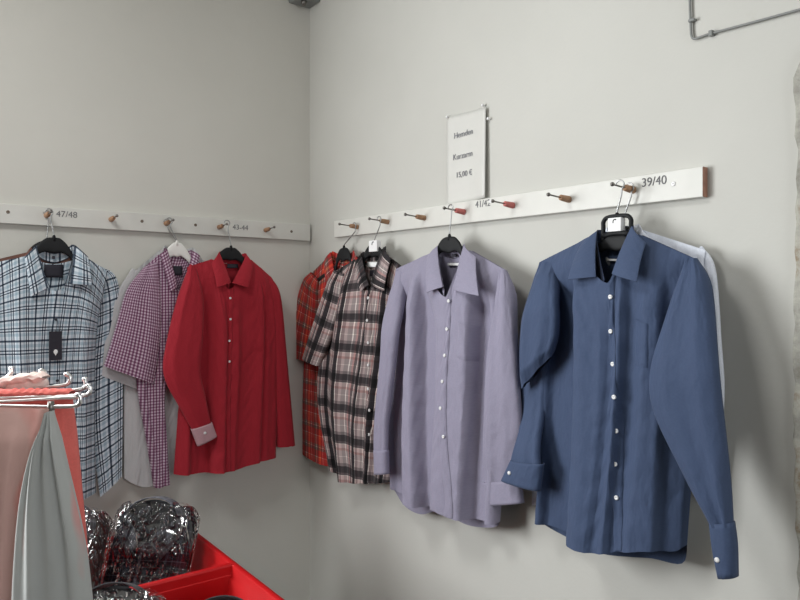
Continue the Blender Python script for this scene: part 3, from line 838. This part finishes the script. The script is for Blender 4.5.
fc = FL(0.066)
rc = shirt('blue and white checked shirt with a black hang tag', GRP, fc, dict(
    Df=0.042, Db=0.014, neckL=(26, 256), neckR=(84, 256), front=(56, 291), back=(54, 264), shL=(-20, 266), shR=(108, 272), un=0.36,
    sideL=[(-20, 266), (-14, 340), (-8, 420), (-4, 490)], sideR=[(108, 272), (97, 330), (95, 400), (96, 492)],
    hem=[(-4, 490), (20, 498), (45, 502), (65, 502), (82, 498), (96, 492)], wid=0.60,
    folds=[(0.25, 0.28, 0.06, 0.012), (0.66, 0.68, 0.05, -0.010), (0.82, 0.84, 0.05, 0.014)], amp=0.005,
    placket=[(56, 292), (56, 320), (56, 370), (57, 430), (58, 490)], buttons=[(56, 320), (57, 350), (57, 380), (57, 410)], bmat=M['dbutton'], b_r=0.0045,
    sleeves=[dict(L=[(90, 264), (96, 310), (91, 370), (91, 430), (100, 497)], R=[(100, 266), (117, 279), (122.5, 330), (123, 400), (122, 476)], th=0.009, n=-0.026, amp=0.004, ends=(0.7, 1)),
             dict(L=[(-18, 265), (-33, 300), (-40, 380), (-38, 480)], R=[(-6, 269), (-8, 320), (-14, 400), (-20, 480)], th=0.02, n=0.008, amp=0.004)],
    collar=dict(AL=(36, 246), AR=(75, 245), bt=(55, 252), BL=(50, 288), BR=(64, 288), nB=0.042,
                leaves=[dict(A=(36, 245.5), B=(48, 288), C=(31, 297), D=(24.5, 257), nA=0.006, nD=0.026), dict(A=(75, 245), B=(70, 284), C=(92, 285.5), D=(88, 257), nA=0.006, nD=0.028)]),
    label_px=[(44, 264.5, 63, 277.5, M['lblack']), (52, 256, 55, 259, M['lblack'])],
), M['f_check'], seed=55)
# hang tag belongs to the shirt
p0 = fc.P(49, 360.5, 0.055); p1 = fc.P(62, 331, 0.055)
mb = MB(); mb.box(fc.W(p0.x, p0.y, 0.054), fc.A * (p1.x - p0.x), fc.N * 0.0015, (0, 0, p1.y - p0.y))
ht = mb.build('hang_tag', M['lblack'], rc, smooth=False); ht['label'] = 'black hang tag with a white emblem'
cx = (p0.x + p1.x) / 2; e = (p1.x - p0.x)
mb = MB()
for i in range(8):
    t = math.radians(i * 45)
    mb.add(fc.W(cx + math.cos(t) * e * .17, p0.y + e * .72 + math.sin(t) * e * .20, 0.0562))
mb.f.append(tuple(range(8)))
b = len(mb.v)
for dx, dz in ((-.09, .56), (.09, .56), (.0, .36)): mb.add(fc.W(cx + dx * e, p0.y + e * dz, 0.0562))
mb.f.append((b, b + 1, b + 2))
mb.build('emblem', M['tagw'], ht, smooth=False)
mb = MB(); mb.tube([fc.W(cx, p1.y - 0.004, 0.055), fc.W(cx + 0.004, p1.y + 0.02, 0.056), fc.W(cx + 0.006, p1.y + 0.035, 0.052)], 0.0008, 6)
mb.build('tag_string', M['lblack'], ht)
hanger('black domed hanger holding the checked shirt', None, fc, (-14, 268), (104, 274), (54, 237.5), 0.096, 0.055, pegpt('L', 0, fc), M['black'])

# ------------------------------------------------------------------ paper notice, cable, door casing, corner fitting
def notice():
    fr = FR(0.004)
    tl, tr, br_, bl_ = fr.P(447, 117), fr.P(487.2, 107.5), fr.P(487.6, 198), fr.P(447, 206)
    r = root('paper_notice', fr.W(*((bl_ + br_) / 2)), 'white paper price notice pinned above the right rail', 'notice')
    mb = MB()
    def fn(u, v):
        q = bl_.lerp(br_, u).lerp(tl.lerp(tr, u), v)
        return fr.W(q.x, q.y, 0.010 * smooth01((u - 0.55) / 0.45) * (1 - 0.5 * v) + 0.001)
    mb.grid(fn, 16, 20)
    mb.build('sheet', M['paper'], r, solid=0.0008)
    for (x, y) in ((448.5, 117), (484, 105.5), (489.5, 119)):
        p = fr.WP(x, y)
        mb = MB(); mb.tube([p - fr.N * 0.004, p + fr.N * 0.003, p + fr.N * 0.008, p + fr.N * 0.010], [0.002, 0.0035, 0.0045, 0.002], 10)
        mb.build('pin', M['tagw'], r)
    for body, x, y, x2, y2, sz in (('Hemden', 454.5, 139, 474, 132.5, 0.028), ('Kurzarm', 453.5, 160.5, 476, 153, 0.028), ('15,00 €', 456.5, 178, 475, 171.5, 0.026)):
        q = fr.P(x, y); q2 = fr.P(x2, y2); d = Vector((0, 1, 0.0))
        t = text_mesh(body, sz * 0.92, 'printed_text', M['print'], r, fr.W(q.x, q.y, 0.0030), d, Vector((0, 0, 1)), fr.N)
        L = max(v.co.y for v in t.data.vertices) - min(v.co.y for v in t.data.vertices)
        # follow the curl of the sheet
        for v in t.data.vertices:
            wy = v.co.y + Vector(r['_org']).y
            u = (wy - bl_.x) / (br_.x - bl_.x)
            v.co.x += 0.010 * smooth01((u - 0.55) / 0.45) * 0.8
        t['label'] = 'printed line reading ' + body
notice()

fz = FR(0.006)
pts = [fz.WP(689.5, -60), fz.WP(689.8, 0), fz.WP(691, 30), fz.WP(691.3, 35), fz.WP(693, 38.2), fz.WP(697, 38.2), fz.WP(711, 33.6), fz.WP(760, 20.5), fz.WP(800, 9.5), fz.WP(860, -7)]
cab = root('wall_cable', pts[2], 'thin grey cable running down and along the upper right wall', 'cable')
f = resample(pts); mb = MB(); mb.tube([f(i / 120) for i in range(121)], 0.0028, 8)
M['cable'] = plain('grey_cable', (128, 130, 128), 0.6)
mb.build('conduit', M['cable'], cab)
for x, y, hor in ((691, 21, 0), (711.5, 33.4, 1)):
    p = fz.WP(x, y); mb = MB()
    if hor: mb.box(p + Vector((-0.006, -0.004, -0.006)), (0.012, 0, 0), (0, 0.008, 0), (0, 0, 0.012))
    else: mb.box(p + Vector((-0.006, -0.004, -0.003)), (0.012, 0, 0), (0, 0.014, 0), (0, 0, 0.006))
    mb.build('clip', M['cable'], cab, smooth=False, bevel=0.001)

# chipped plaster edge of the doorway at the far right
t = NT('chipped_door_casing'); co = t.coord()
n1 = t.noise(co, 11, 6, 0.7)
t.l(t.ramp(n1, [(0.30, lin((118, 112, 102))), (0.45, lin((150, 148, 140))), (0.55, lin((176, 174, 164))), (0.66, lin((140, 124, 104))), (0.75, lin((182, 184, 180)))]), t.b.inputs['Base Color'])
t.set(Roughness=0.9); t.bump(n1, 0.5, 0.01)
M['casing'] = t.m
fd = FR(0.012)
y0 = fd.P(795.5, 300).x; ztop = fd.P(800, 47).y
rnd = random.Random(9); mb = MB()
NZ = 70
edge = []
for i in range(NZ + 1):
    k = i / NZ
    z = ztop * k
    cut = max(0, (z - (ztop - 0.045)) / 0.045) * 0.020
    edge.append((y0 + rnd.uniform(-0.0035, 0.0035) + 0.004 * math.sin(k * 17) + cut - 0.005 * math.exp(-((k - 0.80) / 0.05) ** 2), z))
def ef(u, v):
    yy, z = edge[min(NZ, int(round(v * NZ)))]
    prof = [(-0.012, 0.0), (-0.001, 0.0), (0.0, 0.004), (0.0, 0.10), (-0.012, 0.10)]
    n, dy = prof[int(round(u * 4))]
    return fd.W(yy + dy, z, n)
mb.grid(ef, 4, NZ)
tr = mb.build('trim_1', M['casing'], smooth=False); tr['kind'] = 'structure'

# small grey cable fitting high up in the corner
fit = root('junction_box', Vector((0.045, 0.04, 2.692)), 'small grey fitting high in the corner at the top edge', 'fitting')
mb = MB(); mb.box((0.0, 0.0, 2.692), (0.10, 0, 0), (0, 0.09, 0), (0, 0, 0.07)); mb.build('housing', M['cable'], fit, smooth=False, bevel=0.006)
mb = MB(); mb.tube([(0.06, 0.06, 2.70), (0.06, 0.06, 2.682), (0.06, 0.06, 2.672)], [0.012, 0.011, 0.006], 12); mb.build('cable_gland', M['steel'], fit)
mb = MB(); mb.tube([(0.03, 0.03, 2.755), (0.03, 0.03, ROOM_H)], 0.008, 10); mb.build('conduit', M['cable'], fit)

# ------------------------------------------------------------------ red crates with packed shirts, on a low table
HC = 0.79                               # rim below eye level
RIM = CAM.z - HC
def crate_pt(px, py):
    r = ray(px, py); tt = -HC / r.z
    return CAM + r * tt
PA = crate_pt(237, 562)                 # rear/front crates meet at the right hand rim
xr = PA.x                               # outer right edge plane of both crates
ys = PA.y
def crate(x0, y0, x1, y1, label, rows=1):
    H = 0.22; wt = 0.012; tp = 0.018
    r = root('plastic_crate', Vector(((x0 + x1) / 2, (y0 + y1) / 2, RIM - H)), label, 'crate', None)
    mb = MB()
    def ring(x0_, y0_, x1_, y1_, z, rc=0.012, seg=5):
        out = []
        for cx, cy, a0 in ((x1_ - rc, y1_ - rc, 0), (x0_ + rc, y1_ - rc, 90), (x0_ + rc, y0_ + rc, 180), (x1_ - rc, y0_ + rc, 270)):
            for k in range(seg + 1):
                a = math.radians(a0 + 90 * k / seg); out.append(Vector((cx + rc * math.cos(a), cy + rc * math.sin(a), z)))
        return out
    rings = [ring(x0 + tp, y0 + tp, x1 - tp, y1 - tp, RIM - H), ring(x0 + 0.008, y0 + 0.008, x1 - 0.008, y1 - 0.008, RIM - 0.03),
             ring(x0, y0, x1, y1, RIM - 0.029), ring(x0, y0, x1, y1, RIM - 0.003), ring(x0 + 0.003, y0 + 0.003, x1 - 0.003, y1 - 0.003, RIM),
             ring(x0 + 0.017, y0 + 0.017, x1 - 0.017, y1 - 0.017, RIM), ring(x0 + 0.020, y0 + 0.020, x1 - 0.020, y1 - 0.020, RIM - 0.004),
             ring(x0 + 0.022, y0 + 0.022, x1 - 0.022, y1 - 0.022, RIM - 0.035), ring(x0 + 0.030, y0 + 0.030, x1 - 0.030, y1 - 0.030, RIM - 0.038), ring(x0 + tp + 0.018, y0 + tp + 0.018, x1 - tp - 0.018, y1 - tp - 0.018, RIM - H + 0.01)]
    n = len(rings[0])
    for rg in rings:
        for p in rg: mb.add(p)
    for j in range(len(rings) - 1):
        for k in range(n):
            k2 = (k + 1) % n; mb.f.append((j * n + k, j * n + k2, (j + 1) * n + k2, (j + 1) * n + k))
    mb.f.append(tuple(range(n))); mb.f.append(tuple((len(rings) - 1) * n + k for k in range(n)))
    mb.build('shell', M['redplastic'], r)
    return r
cw = 0.60; cl_ = 0.45
yb = ys - cl_
cr = crate(xr, yb, xr + cw, ys + 0.55, 'large red plastic crate with a divider, full of film-wrapped shirts')
mb = MB()
prof_ = [(-0.013, -0.215), (-0.013, -0.030), (-0.010, -0.028), (-0.010, -0.005), (-0.007, 0.0), (0.007, 0.0), (0.010, -0.005), (0.010, -0.028), (0.013, -0.030), (0.013, -0.215)]
for x_ in (xr + 0.012, xr + cw - 0.012):
    for dy_, dz_ in prof_: mb.add((x_, ys + dy_, RIM + dz_ + 0.0008))
n_ = len(prof_)
for k in range(n_): mb.f.append((k, (k + 1) % n_, n_ + (k + 1) % n_, n_ + k))
mb.build('divider', M['redplastic'], cr, smooth=False)
# table carrying them
M['table'] = plain('table_wood', (150, 120, 90), 0.6, var=0.2, scale=12)
tz = RIM - 0.22
tr_ = root('low_table', Vector((xr + 0.3, ys, 0)), 'low wooden table under the two red crates', 'table')
mb = MB(); mb.box((xr - 0.01, yb - 0.02, tz - 0.03), (cw + 0.04, 0, 0), (0, cl_ + 0.55 + 0.04, 0), (0, 0, 0.029)); mb.build('tabletop', M['table'], tr_, smooth=False, bevel=0.004)
for lx in (xr + 0.03, xr + cw - 0.05):
    for ly in (yb + 0.03, ys + 0.55 - 0.07):
        mb = MB(); mb.box((lx, ly, 0), (0.045, 0, 0), (0, 0.045, 0), (0, 0, tz - 0.03)); mb.build('leg', M['table'], tr_, smooth=False, bevel=0.003)

# packed shirts
t = NT('clear_crinkled_film'); co = t.coord()
out = [n for n in t.t.nodes if n.type == 'OUTPUT_MATERIAL'][0]
gl = t.n('ShaderNodeBsdfGlossy'); gl.inputs['Roughness'].default_value = 0.10; gl.inputs['Color'].default_value = (1, 1, 1, 1)
tp = t.n('ShaderNodeBsdfTransparent'); mx = t.n('ShaderNodeMixShader')
fz_ = t.n('ShaderNodeFresnel'); fz_.inputs['IOR'].default_value = 1.5
bp = t.n('ShaderNodeBump'); bp.inputs['Strength'].default_value = 1.0; bp.inputs['Distance'].default_value = 0.03
mp = t.n('ShaderNodeMapping'); mp.inputs['Scale'].default_value = (1.6, 1.6, 0.5); t.l(co, mp.inputs[0])
rdg = t.math('ABSOLUTE', t.math('SUBTRACT', t.noise(mp.outputs[0], 20, 2, 0.5), 0.5))
vz = t.ramp(rdg, [(0.0, (1, 1, 1, 1)), (0.035, (0.25, 0.25, 0.25, 1)), (0.10, (0, 0, 0, 1))])
t.l(vz, bp.inputs['Height'])
t.l(bp.outputs[0], gl.inputs['Normal']); t.l(bp.outputs[0], fz_.inputs['Normal'])
t.l(t.math('ADD', t.math('MULTIPLY', fz_.outputs[0], 1.3), 0.015), mx.inputs[0])
t.l(tp.outputs[0], mx.inputs[1]); t.l(gl.outputs[0], mx.inputs[2]); t.l(mx.outputs[0], out.inputs['Surface'])
M['film'] = t.m
M['f_dark'] = fabric('charcoal_cotton', (58, 60, 63))
M['f_collarpack'] = fabric('grey_checked_collar_cotton', warp=[(0, (92, 94, 102)), (0.6, (140, 142, 150)), (0.75, (92, 94, 102))], period=(0.02, 0.02))
M['f_darkstripe'] = fabric('dark_checked_cotton', warp=[(0, (40, 44, 54)), (0.4, (74, 80, 96)), (0.5, (40, 44, 54)), (0.85, (104, 108, 120)), (0.9, (40, 44, 54))], period=(0.045, 0.045))
M['f_brownpack'] = fabric('dark_brown_cotton', (62, 48, 46))

def pack(label, origin, yaw, tilt, mat, cmat, W_=0.25, H_=0.34, Tn=0.05, seed=1, group='film-wrapped folded shirts in the crates'):
    """folded shirt in film; origin = bottom centre; yaw faces it, tilt leans it back"""
    r = root('packed_shirt', origin, label, 'shirt', group)
    ax = Vector((math.cos(yaw), math.sin(yaw), 0)); nf_ = Vector((math.sin(yaw), -math.cos(yaw), 0))
    up = (Vector((0, 0, 1)) * math.cos(tilt) - nf_ * math.sin(tilt)).normalized()
    nf_ = ax.cross(up)
    O = Vector(origin)
    def Wd(x, y, n): return O + ax * x + up * y + nf_ * n
    cn = cloth_noise(seed)
    def slabfn(grow, wob):
        def fn(u, v):
            th = 2 * math.pi * u
            hw = W_ / 2 + grow
            sh = 1.0 if v < 0.86 else 1 - 0.25 * ((v - 0.86) / 0.14) ** 2
            x = sgnpow(math.cos(th), 0.35) * hw * sh
            n = sgnpow(math.sin(th), 0.6) * (Tn / 2 + grow)
            endk = min(1, 0.3 + min(v, 1 - v) / 0.04)
            y = -grow + (H_ + 2 * grow) * v
            n = n * endk + wob * cn(x * 3, v * 2) * (1 if math.sin(th) > 0 else 0.2)
            return Wd(x, y, n)
        return fn
    mb = MB(); mb.grid(slabfn(0, 0.004), 40, 36, closed=True, uvfn=lambda u, v: (math.cos(6.283 * u) * W_ / 2, v * H_))
    k = len(mb.v)
    mb.f.append(tuple(range(40))); mb.f.append(tuple(36 * 40 + i for i in range(40)))
    mb.build('folded_body', mat, r)
    # collar ring on the upper part: stand + leaves
    cy = H_ * 0.86
    def cring(u, v):
        th = 2 * math.pi * u
        rx, ry = 0.084 + 0.010 * v, 0.060 + 0.014 * v
        x = math.cos(th) * rx; y = cy + math.sin(th) * ry - (0.010 if math.sin(th) < 0 else 0) * 1
        lift = Tn / 2 + 0.030 * (1 - v) + 0.010 * math.sin(th) * (1 - v)
        if v > 0.0: y += -0.012 * v * (1 if math.sin(th) < -0.2 else 0)
        return Wd(x, y, lift)
    mb = MB(); mb.grid(cring, 40, 6, closed=True, uvfn=lambda u, v: (u * 0.4, v * 0.05)); mb.build('collar', cmat, r, solid=0.003)
    mb = MB()
    for sx in (-1, 1):
        b0 = len(mb.v)
        q = [(0.012 * sx, cy - 0.060, Tn / 2 + 0.030), (0.074 * sx, cy - 0.005, Tn / 2 + 0.030), (0.082 * sx, cy - 0.075, Tn / 2 + 0.010), (0.050 * sx, cy - 0.118, Tn / 2 + 0.012)]
        a, b_, c_, d_ = (Wd(*p) for p in q)
        mb.grid(lambda u, v: a.lerp(b_, u).lerp(d_.lerp(c_, u), v) + nf_ * 0.006 * math.sin(math.pi * v), 8, 8, uvfn=lambda u, v: (u * 0.1, v * 0.07))
    mb.build('collar_leaf', cmat, r, solid=0.003)
    # inside back of the collar: a round disc of cloth
    mb = MB()
    mb.grid(lambda u, v: Wd(math.cos(6.283 * u) * 0.082 * v, cy + math.sin(6.283 * u) * 0.058 * v, Tn / 2 + 0.012 + 0.012 * v * v), 32, 6, closed=True, uvfn=lambda u, v: (v * math.cos(6.283 * u) * .08, v * math.sin(6.283 * u) * .06))
    mb.build('neck_insert', M['f_dark'], r)
    # film bag
    def film(u, v):
        th = 2 * math.pi * u
        p = slabfn(0.008, 0.0)(u, v)
        s_ = max(0, math.sin(th))
        b = 0.030 * smooth01((v - 0.45) / 0.15) * s_ ** 0.5 * smooth01((0.97 - abs(math.cos(th)) ** 2) / 0.5)
        cr = 0.0045 * math.sin(23 * v + 6 * cn(math.cos(th) * 2, v * 3)) * math.sin(9 * math.cos(th) + 5 * cn(v * 2, math.cos(th)))
        return p + nf_ * (b + cr * s_)
    mb = MB(); mb.grid(film, 56, 50, closed=True); mb.build('film_bag', M['film'], r)
    return r
def on_floor_of_crate(px, py, y_lift): pass
Zf = RIM - 0.21
# position packs by where their collars show, then lean them back in the crate
def place(label, px, py, dist_y, yaw, tilt, mat, cmat, seed, z=None):
    """bottom stands in the crate; (px,py) where the collar centre shows; dist_y = its y (distance from the left wall)"""
    r = ray(px, py); tt = (dist_y - CAM.y) / r.y
    P = CAM + r * tt
    ax = Vector((math.cos(yaw), math.sin(yaw), 0)); nf_ = Vector((math.sin(yaw), -math.cos(yaw), 0))
    up = (Vector((0, 0, 1)) * math.cos(tilt) - nf_ * math.sin(tilt)).normalized(); nf_ = ax.cross(up)
    L = 0.30
    return pack(label, P - up * L - nf_ * 0.05, yaw, tilt, mat, cmat, seed=seed)
face = math.atan2(RGT.y, RGT.x)
place('film-wrapped dark checked shirt leaning in the crate, its round collar uppermost', 152, 516, yb + 0.20, face - 0.10, 0.55, M['f_darkstripe'], M['f_collarpack'], 3)
place('film-wrapped dark brown shirt in the crate, just right of the pale scarf', 60, 523, yb + 0.17, face + 0.0, 0.55, M['f_brownpack'], M['f_collarpack'], 5)
place('film-wrapped black shirt leaning on the crate divider, at the bottom edge beside the scarf', 112, 606, ys + 0.10, face - 0.05, 0.76, M['f_dark'], M['f_dark'], 8)
place('film-wrapped shirt in the near compartment of the crate, only its top edge showing', 222, 618, ys + 0.22, face - 0.05, 0.98, M['f_darkstripe'], M['f_dark'], 9)

# ------------------------------------------------------------------ chrome rack at the left with draped garments
def rack():
    Z0 = 1.20
    fr = FV(Z0)
    base = CAM + FWD * Z0 + RGT * (-0.86); base.z = 0
    r = root('garment_rack', base, 'chrome garment rack with hooked arms at the left edge', 'rack')
    top = CAM.z - 0.14
    mb = MB(); mb.tube([base + Vector((0, 0, 0.02)), base + Vector((0, 0, 0.7)), base + Vector((0, 0, top + 0.05))], 0.016, 16); mb.build('post', M['chrome'], r)
    mb = MB()
    mb.tube([base + Vector((0, 0, 0.0)), base + Vector((0, 0, 0.012)), base + Vector((0, 0, 0.03)), base + Vector((0, 0, 0.035))], [0.2, 0.2, 0.05, 0.02], 32); mb.build('base_plate', M['chrome'], r)
    arms = [  # (depth offset, points px: on arm ..., hook tip)
        (0.06, [(-70, 389), (-20, 384), (4, 378.5), (9, 375.5), (12.2, 372), (11.5, 369.3)]),
        (0.05, [(-70, 388), (0, 384), (36, 379.5), (42.5, 378.2), (45, 374.5), (44.6, 371.8), (42, 371.3)]),
        (0.02, [(-70, 394), (0, 391), (50, 386.8), (66, 384.5), (69.8, 381), (70, 376.5), (67.2, 375)]),
        (0.00, [(-70, 398), (0, 394), (60, 391), (78, 389.5), (84.5, 387.5), (86, 383.5), (85, 380)]),
        (-0.02, [(-70, 402), (0, 398), (70, 395.8), (86, 395), (90, 392), (91, 388.5), (88.5, 386.6)]),
        (-0.05, [(-70, 404), (0, 401.5), (60, 398), (76, 397.2), (78.3, 396.5)]),
        (-0.07, [(-70, 404), (0, 405.5), (50, 406.6), (74, 406.2), (78.5, 404.5), (80.5, 401), (80.3, 396.5), (78.2, 395.5)]),
    ]
    for off, px in arms:
        f3 = FV(Z0 + off)
        P = [f3.WP(*p) for p in px]
        hub = base + Vector((0, 0, P[0].z))
        f = resample([hub] + P); mb = MB(); n = 80
        rr = [0.0027] * (n - 12) + [0.0036] * 12 + [0.0044, 0.0048, 0.0040]
        pp = [f(i / n) for i in range(n)]; d = (pp[-1] - pp[-2]).normalized(); e = f(1)
        mb.tube(pp + [e, e + d * 0.003, e + d * 0.005], rr, 10)
        mb.build('arm', M['chrome'], r)
    p = FV(Z0 - 0.07).WP(51, 405)
    mb = MB(); mb.tube([p + Vector((0, 0, 0.006)), p - Vector((0, 0, 0.004)), p - Vector((0, 0, 0.016))], [0.005, 0.0062, 0.005], 10); mb.build('clip', M['steel'], r)
rack()
M['f_coral'] = fabric('coral_cloth', (226, 116, 108), rough=0.7)
M['f_cream'] = fabric('cream_pink_cloth', (250, 226, 218), rough=0.7)
def scarf_mat(name, greyc, pinkc, thr, sx, off):
    t = NT(name); uv = t.n('ShaderNodeUVMap').outputs[0]
    mp = t.n('ShaderNodeMapping'); mp.inputs['Scale'].default_value = (sx, 1.2, 1); mp.inputs['Location'].default_value = off; t.l(uv, mp.inputs[0])
    n = t.noise(mp.outputs[0], 3.0, 2, 0.5)
    t.l(t.ramp(n, [(thr - 0.06, lin(greyc)), (thr + 0.07, lin(pinkc))]), t.b.inputs['Base Color'])
    t.set(Roughness=0.8); t.b.inputs['Sheen Weight'].default_value = 0.15
    t.bump(t.noise(uv, 30, 3), 0.15, 0.01)
    return t.m
M['f_scarfgrey'] = scarf_mat('pale_grey_scarf_cloth', (178, 180, 178), (216, 140, 134), 0.72, 4, (0.2, 0.1, 0))
M['f_scarfpink'] = scarf_mat('dusty_pink_scarf_cloth', (196, 158, 150), (212, 112, 104), 0.56, 2.5, (0.4, 0.7, 0))
def drape(name, label, cat, depth, left, right, mat, th=0.015, seed=1, amp=0.008, over=None, flat=0.6):
    fr = FV(depth)
    base = fr.WP((left[0][0] + right[0][0]) / 2, left[0][1])
    r = root(name, base, label, cat)
    mb = MB(); strip(mb, fr, left, right, th, 0.0, rows=60, seg=48, amp=amp, seed=seed, ends=(0.35, 1.0), flat=flat)
    mb.build('hanging_panel', mat, r)
    return r, fr
r1, f1 = drape('coral_garment', 'coral red trousers folded over a chrome rack arm', 'trousers', 1.205,
    [(-40, 391), (-40, 420), (-38, 470), (-36, 540), (-34, 660)], [(72, 389), (74, 410), (77.5, 440), (82, 490), (88, 560), (92, 660)], M['f_coral'], th=0.014, seed=61, amp=0.007)
r2, f2 = drape('cream_garment', 'cream and pale pink garment draped over the rear rack arms', 'garment', 1.245,
    [(-40, 382), (-40, 386), (-40, 392), (-40, 420)], [(40, 374.5), (46.5, 381), (47, 390), (45, 420)], M['f_cream'], th=0.024, seed=63, amp=0.012)
mb = MB()
fq2 = FV(1.225); cnx = cloth_noise(77)
def roll(u, v):
    x = -40 + 86 * v; a = 2 * math.pi * u
    yc = 383.5 - 6.5 * smooth01((x + 10) / 45) + 0.7 * math.sin(x * 0.55) + 0.6 * cnx(v * 4, 0.3)
    rr = (5.0 + 1.4 * cnx(v * 3, u * 0.6) + 0.8 * math.sin(x * 0.37)) * min(1, 0.35 + (1 - v) / 0.06)
    p = fq2.WP(x, yc - rr * math.sin(a) * 0.9)
    return p + fq2.N * (0.016 * math.cos(a) + 0.002 * cnx(u * 2, v * 6))
mb.grid(roll, 24, 60, closed=True, uvfn=lambda u, v: (u * 0.06, v * 0.15))
mb.build('gathered_fold', M['f_cream'], r2)
mb = MB(); fq3 = FV(1.19); cny = cloth_noise(78)
def roll2(u, v):
    x = -40 + 112 * v; a = 2 * math.pi * u
    yc = 393.0 - 0.5 * smooth01(x / 60) + 0.5 * math.sin(x * 0.8)
    rr = (4.0 + 0.9 * cny(v * 4, u)) * min(1, 0.5 + (1 - v) / 0.05)
    p = fq3.WP(x, yc - rr * math.sin(a))
    return p + fq3.N * (0.012 * math.cos(a) + 0.0015 * cny(u * 2, v * 8))
mb.grid(roll2, 24, 70, closed=True, uvfn=lambda u, v: (u * 0.05, v * 0.2))
mb.build('waistband_fold', M['f_coral'], r1)
r3, f3 = drape('pink_scarf', 'dusty pink scarf hanging at the front of the rack', 'scarf', 1.12,
    [(-50, 404), (-48, 440), (-44, 500), (-40, 580), (-38, 680)], [(49, 409), (46, 425), (36, 460), (26, 510), (18, 590), (14, 680)], M['f_scarfpink'], th=0.016, seed=65, amp=0.010)
r4, f4 = drape('grey_scarf', 'pale grey scarf hanging from the front arm of the rack', 'scarf', 1.085,
    [(47, 412), (42, 428), (31, 455), (21, 500), (15, 560), (11, 640)], [(53, 411), (58, 430), (68, 470), (80, 520), (88, 565), (96, 640)], M['f_scarfgrey'], th=0.016, seed=68, amp=0.012)

lr = root('ceiling_lamp', (LAMP[0], LAMP[1], ROOM_H), 'flat white square ceiling lamp above the corner, over the top of the picture', 'lamp')
mb = MB(); mb.box((LAMP[0] - 0.33, LAMP[1] - 0.33, LAMP[2] + 0.012), (0.66, 0, 0), (0, 0.66, 0), (0, 0, ROOM_H - LAMP[2] - 0.013)); mb.build('lamp_body', M['whitep'], lr, smooth=False, bevel=0.01)

for o in bpy.data.objects:
    for k in ('_org', '_n'):
        if k in o: del o[k]
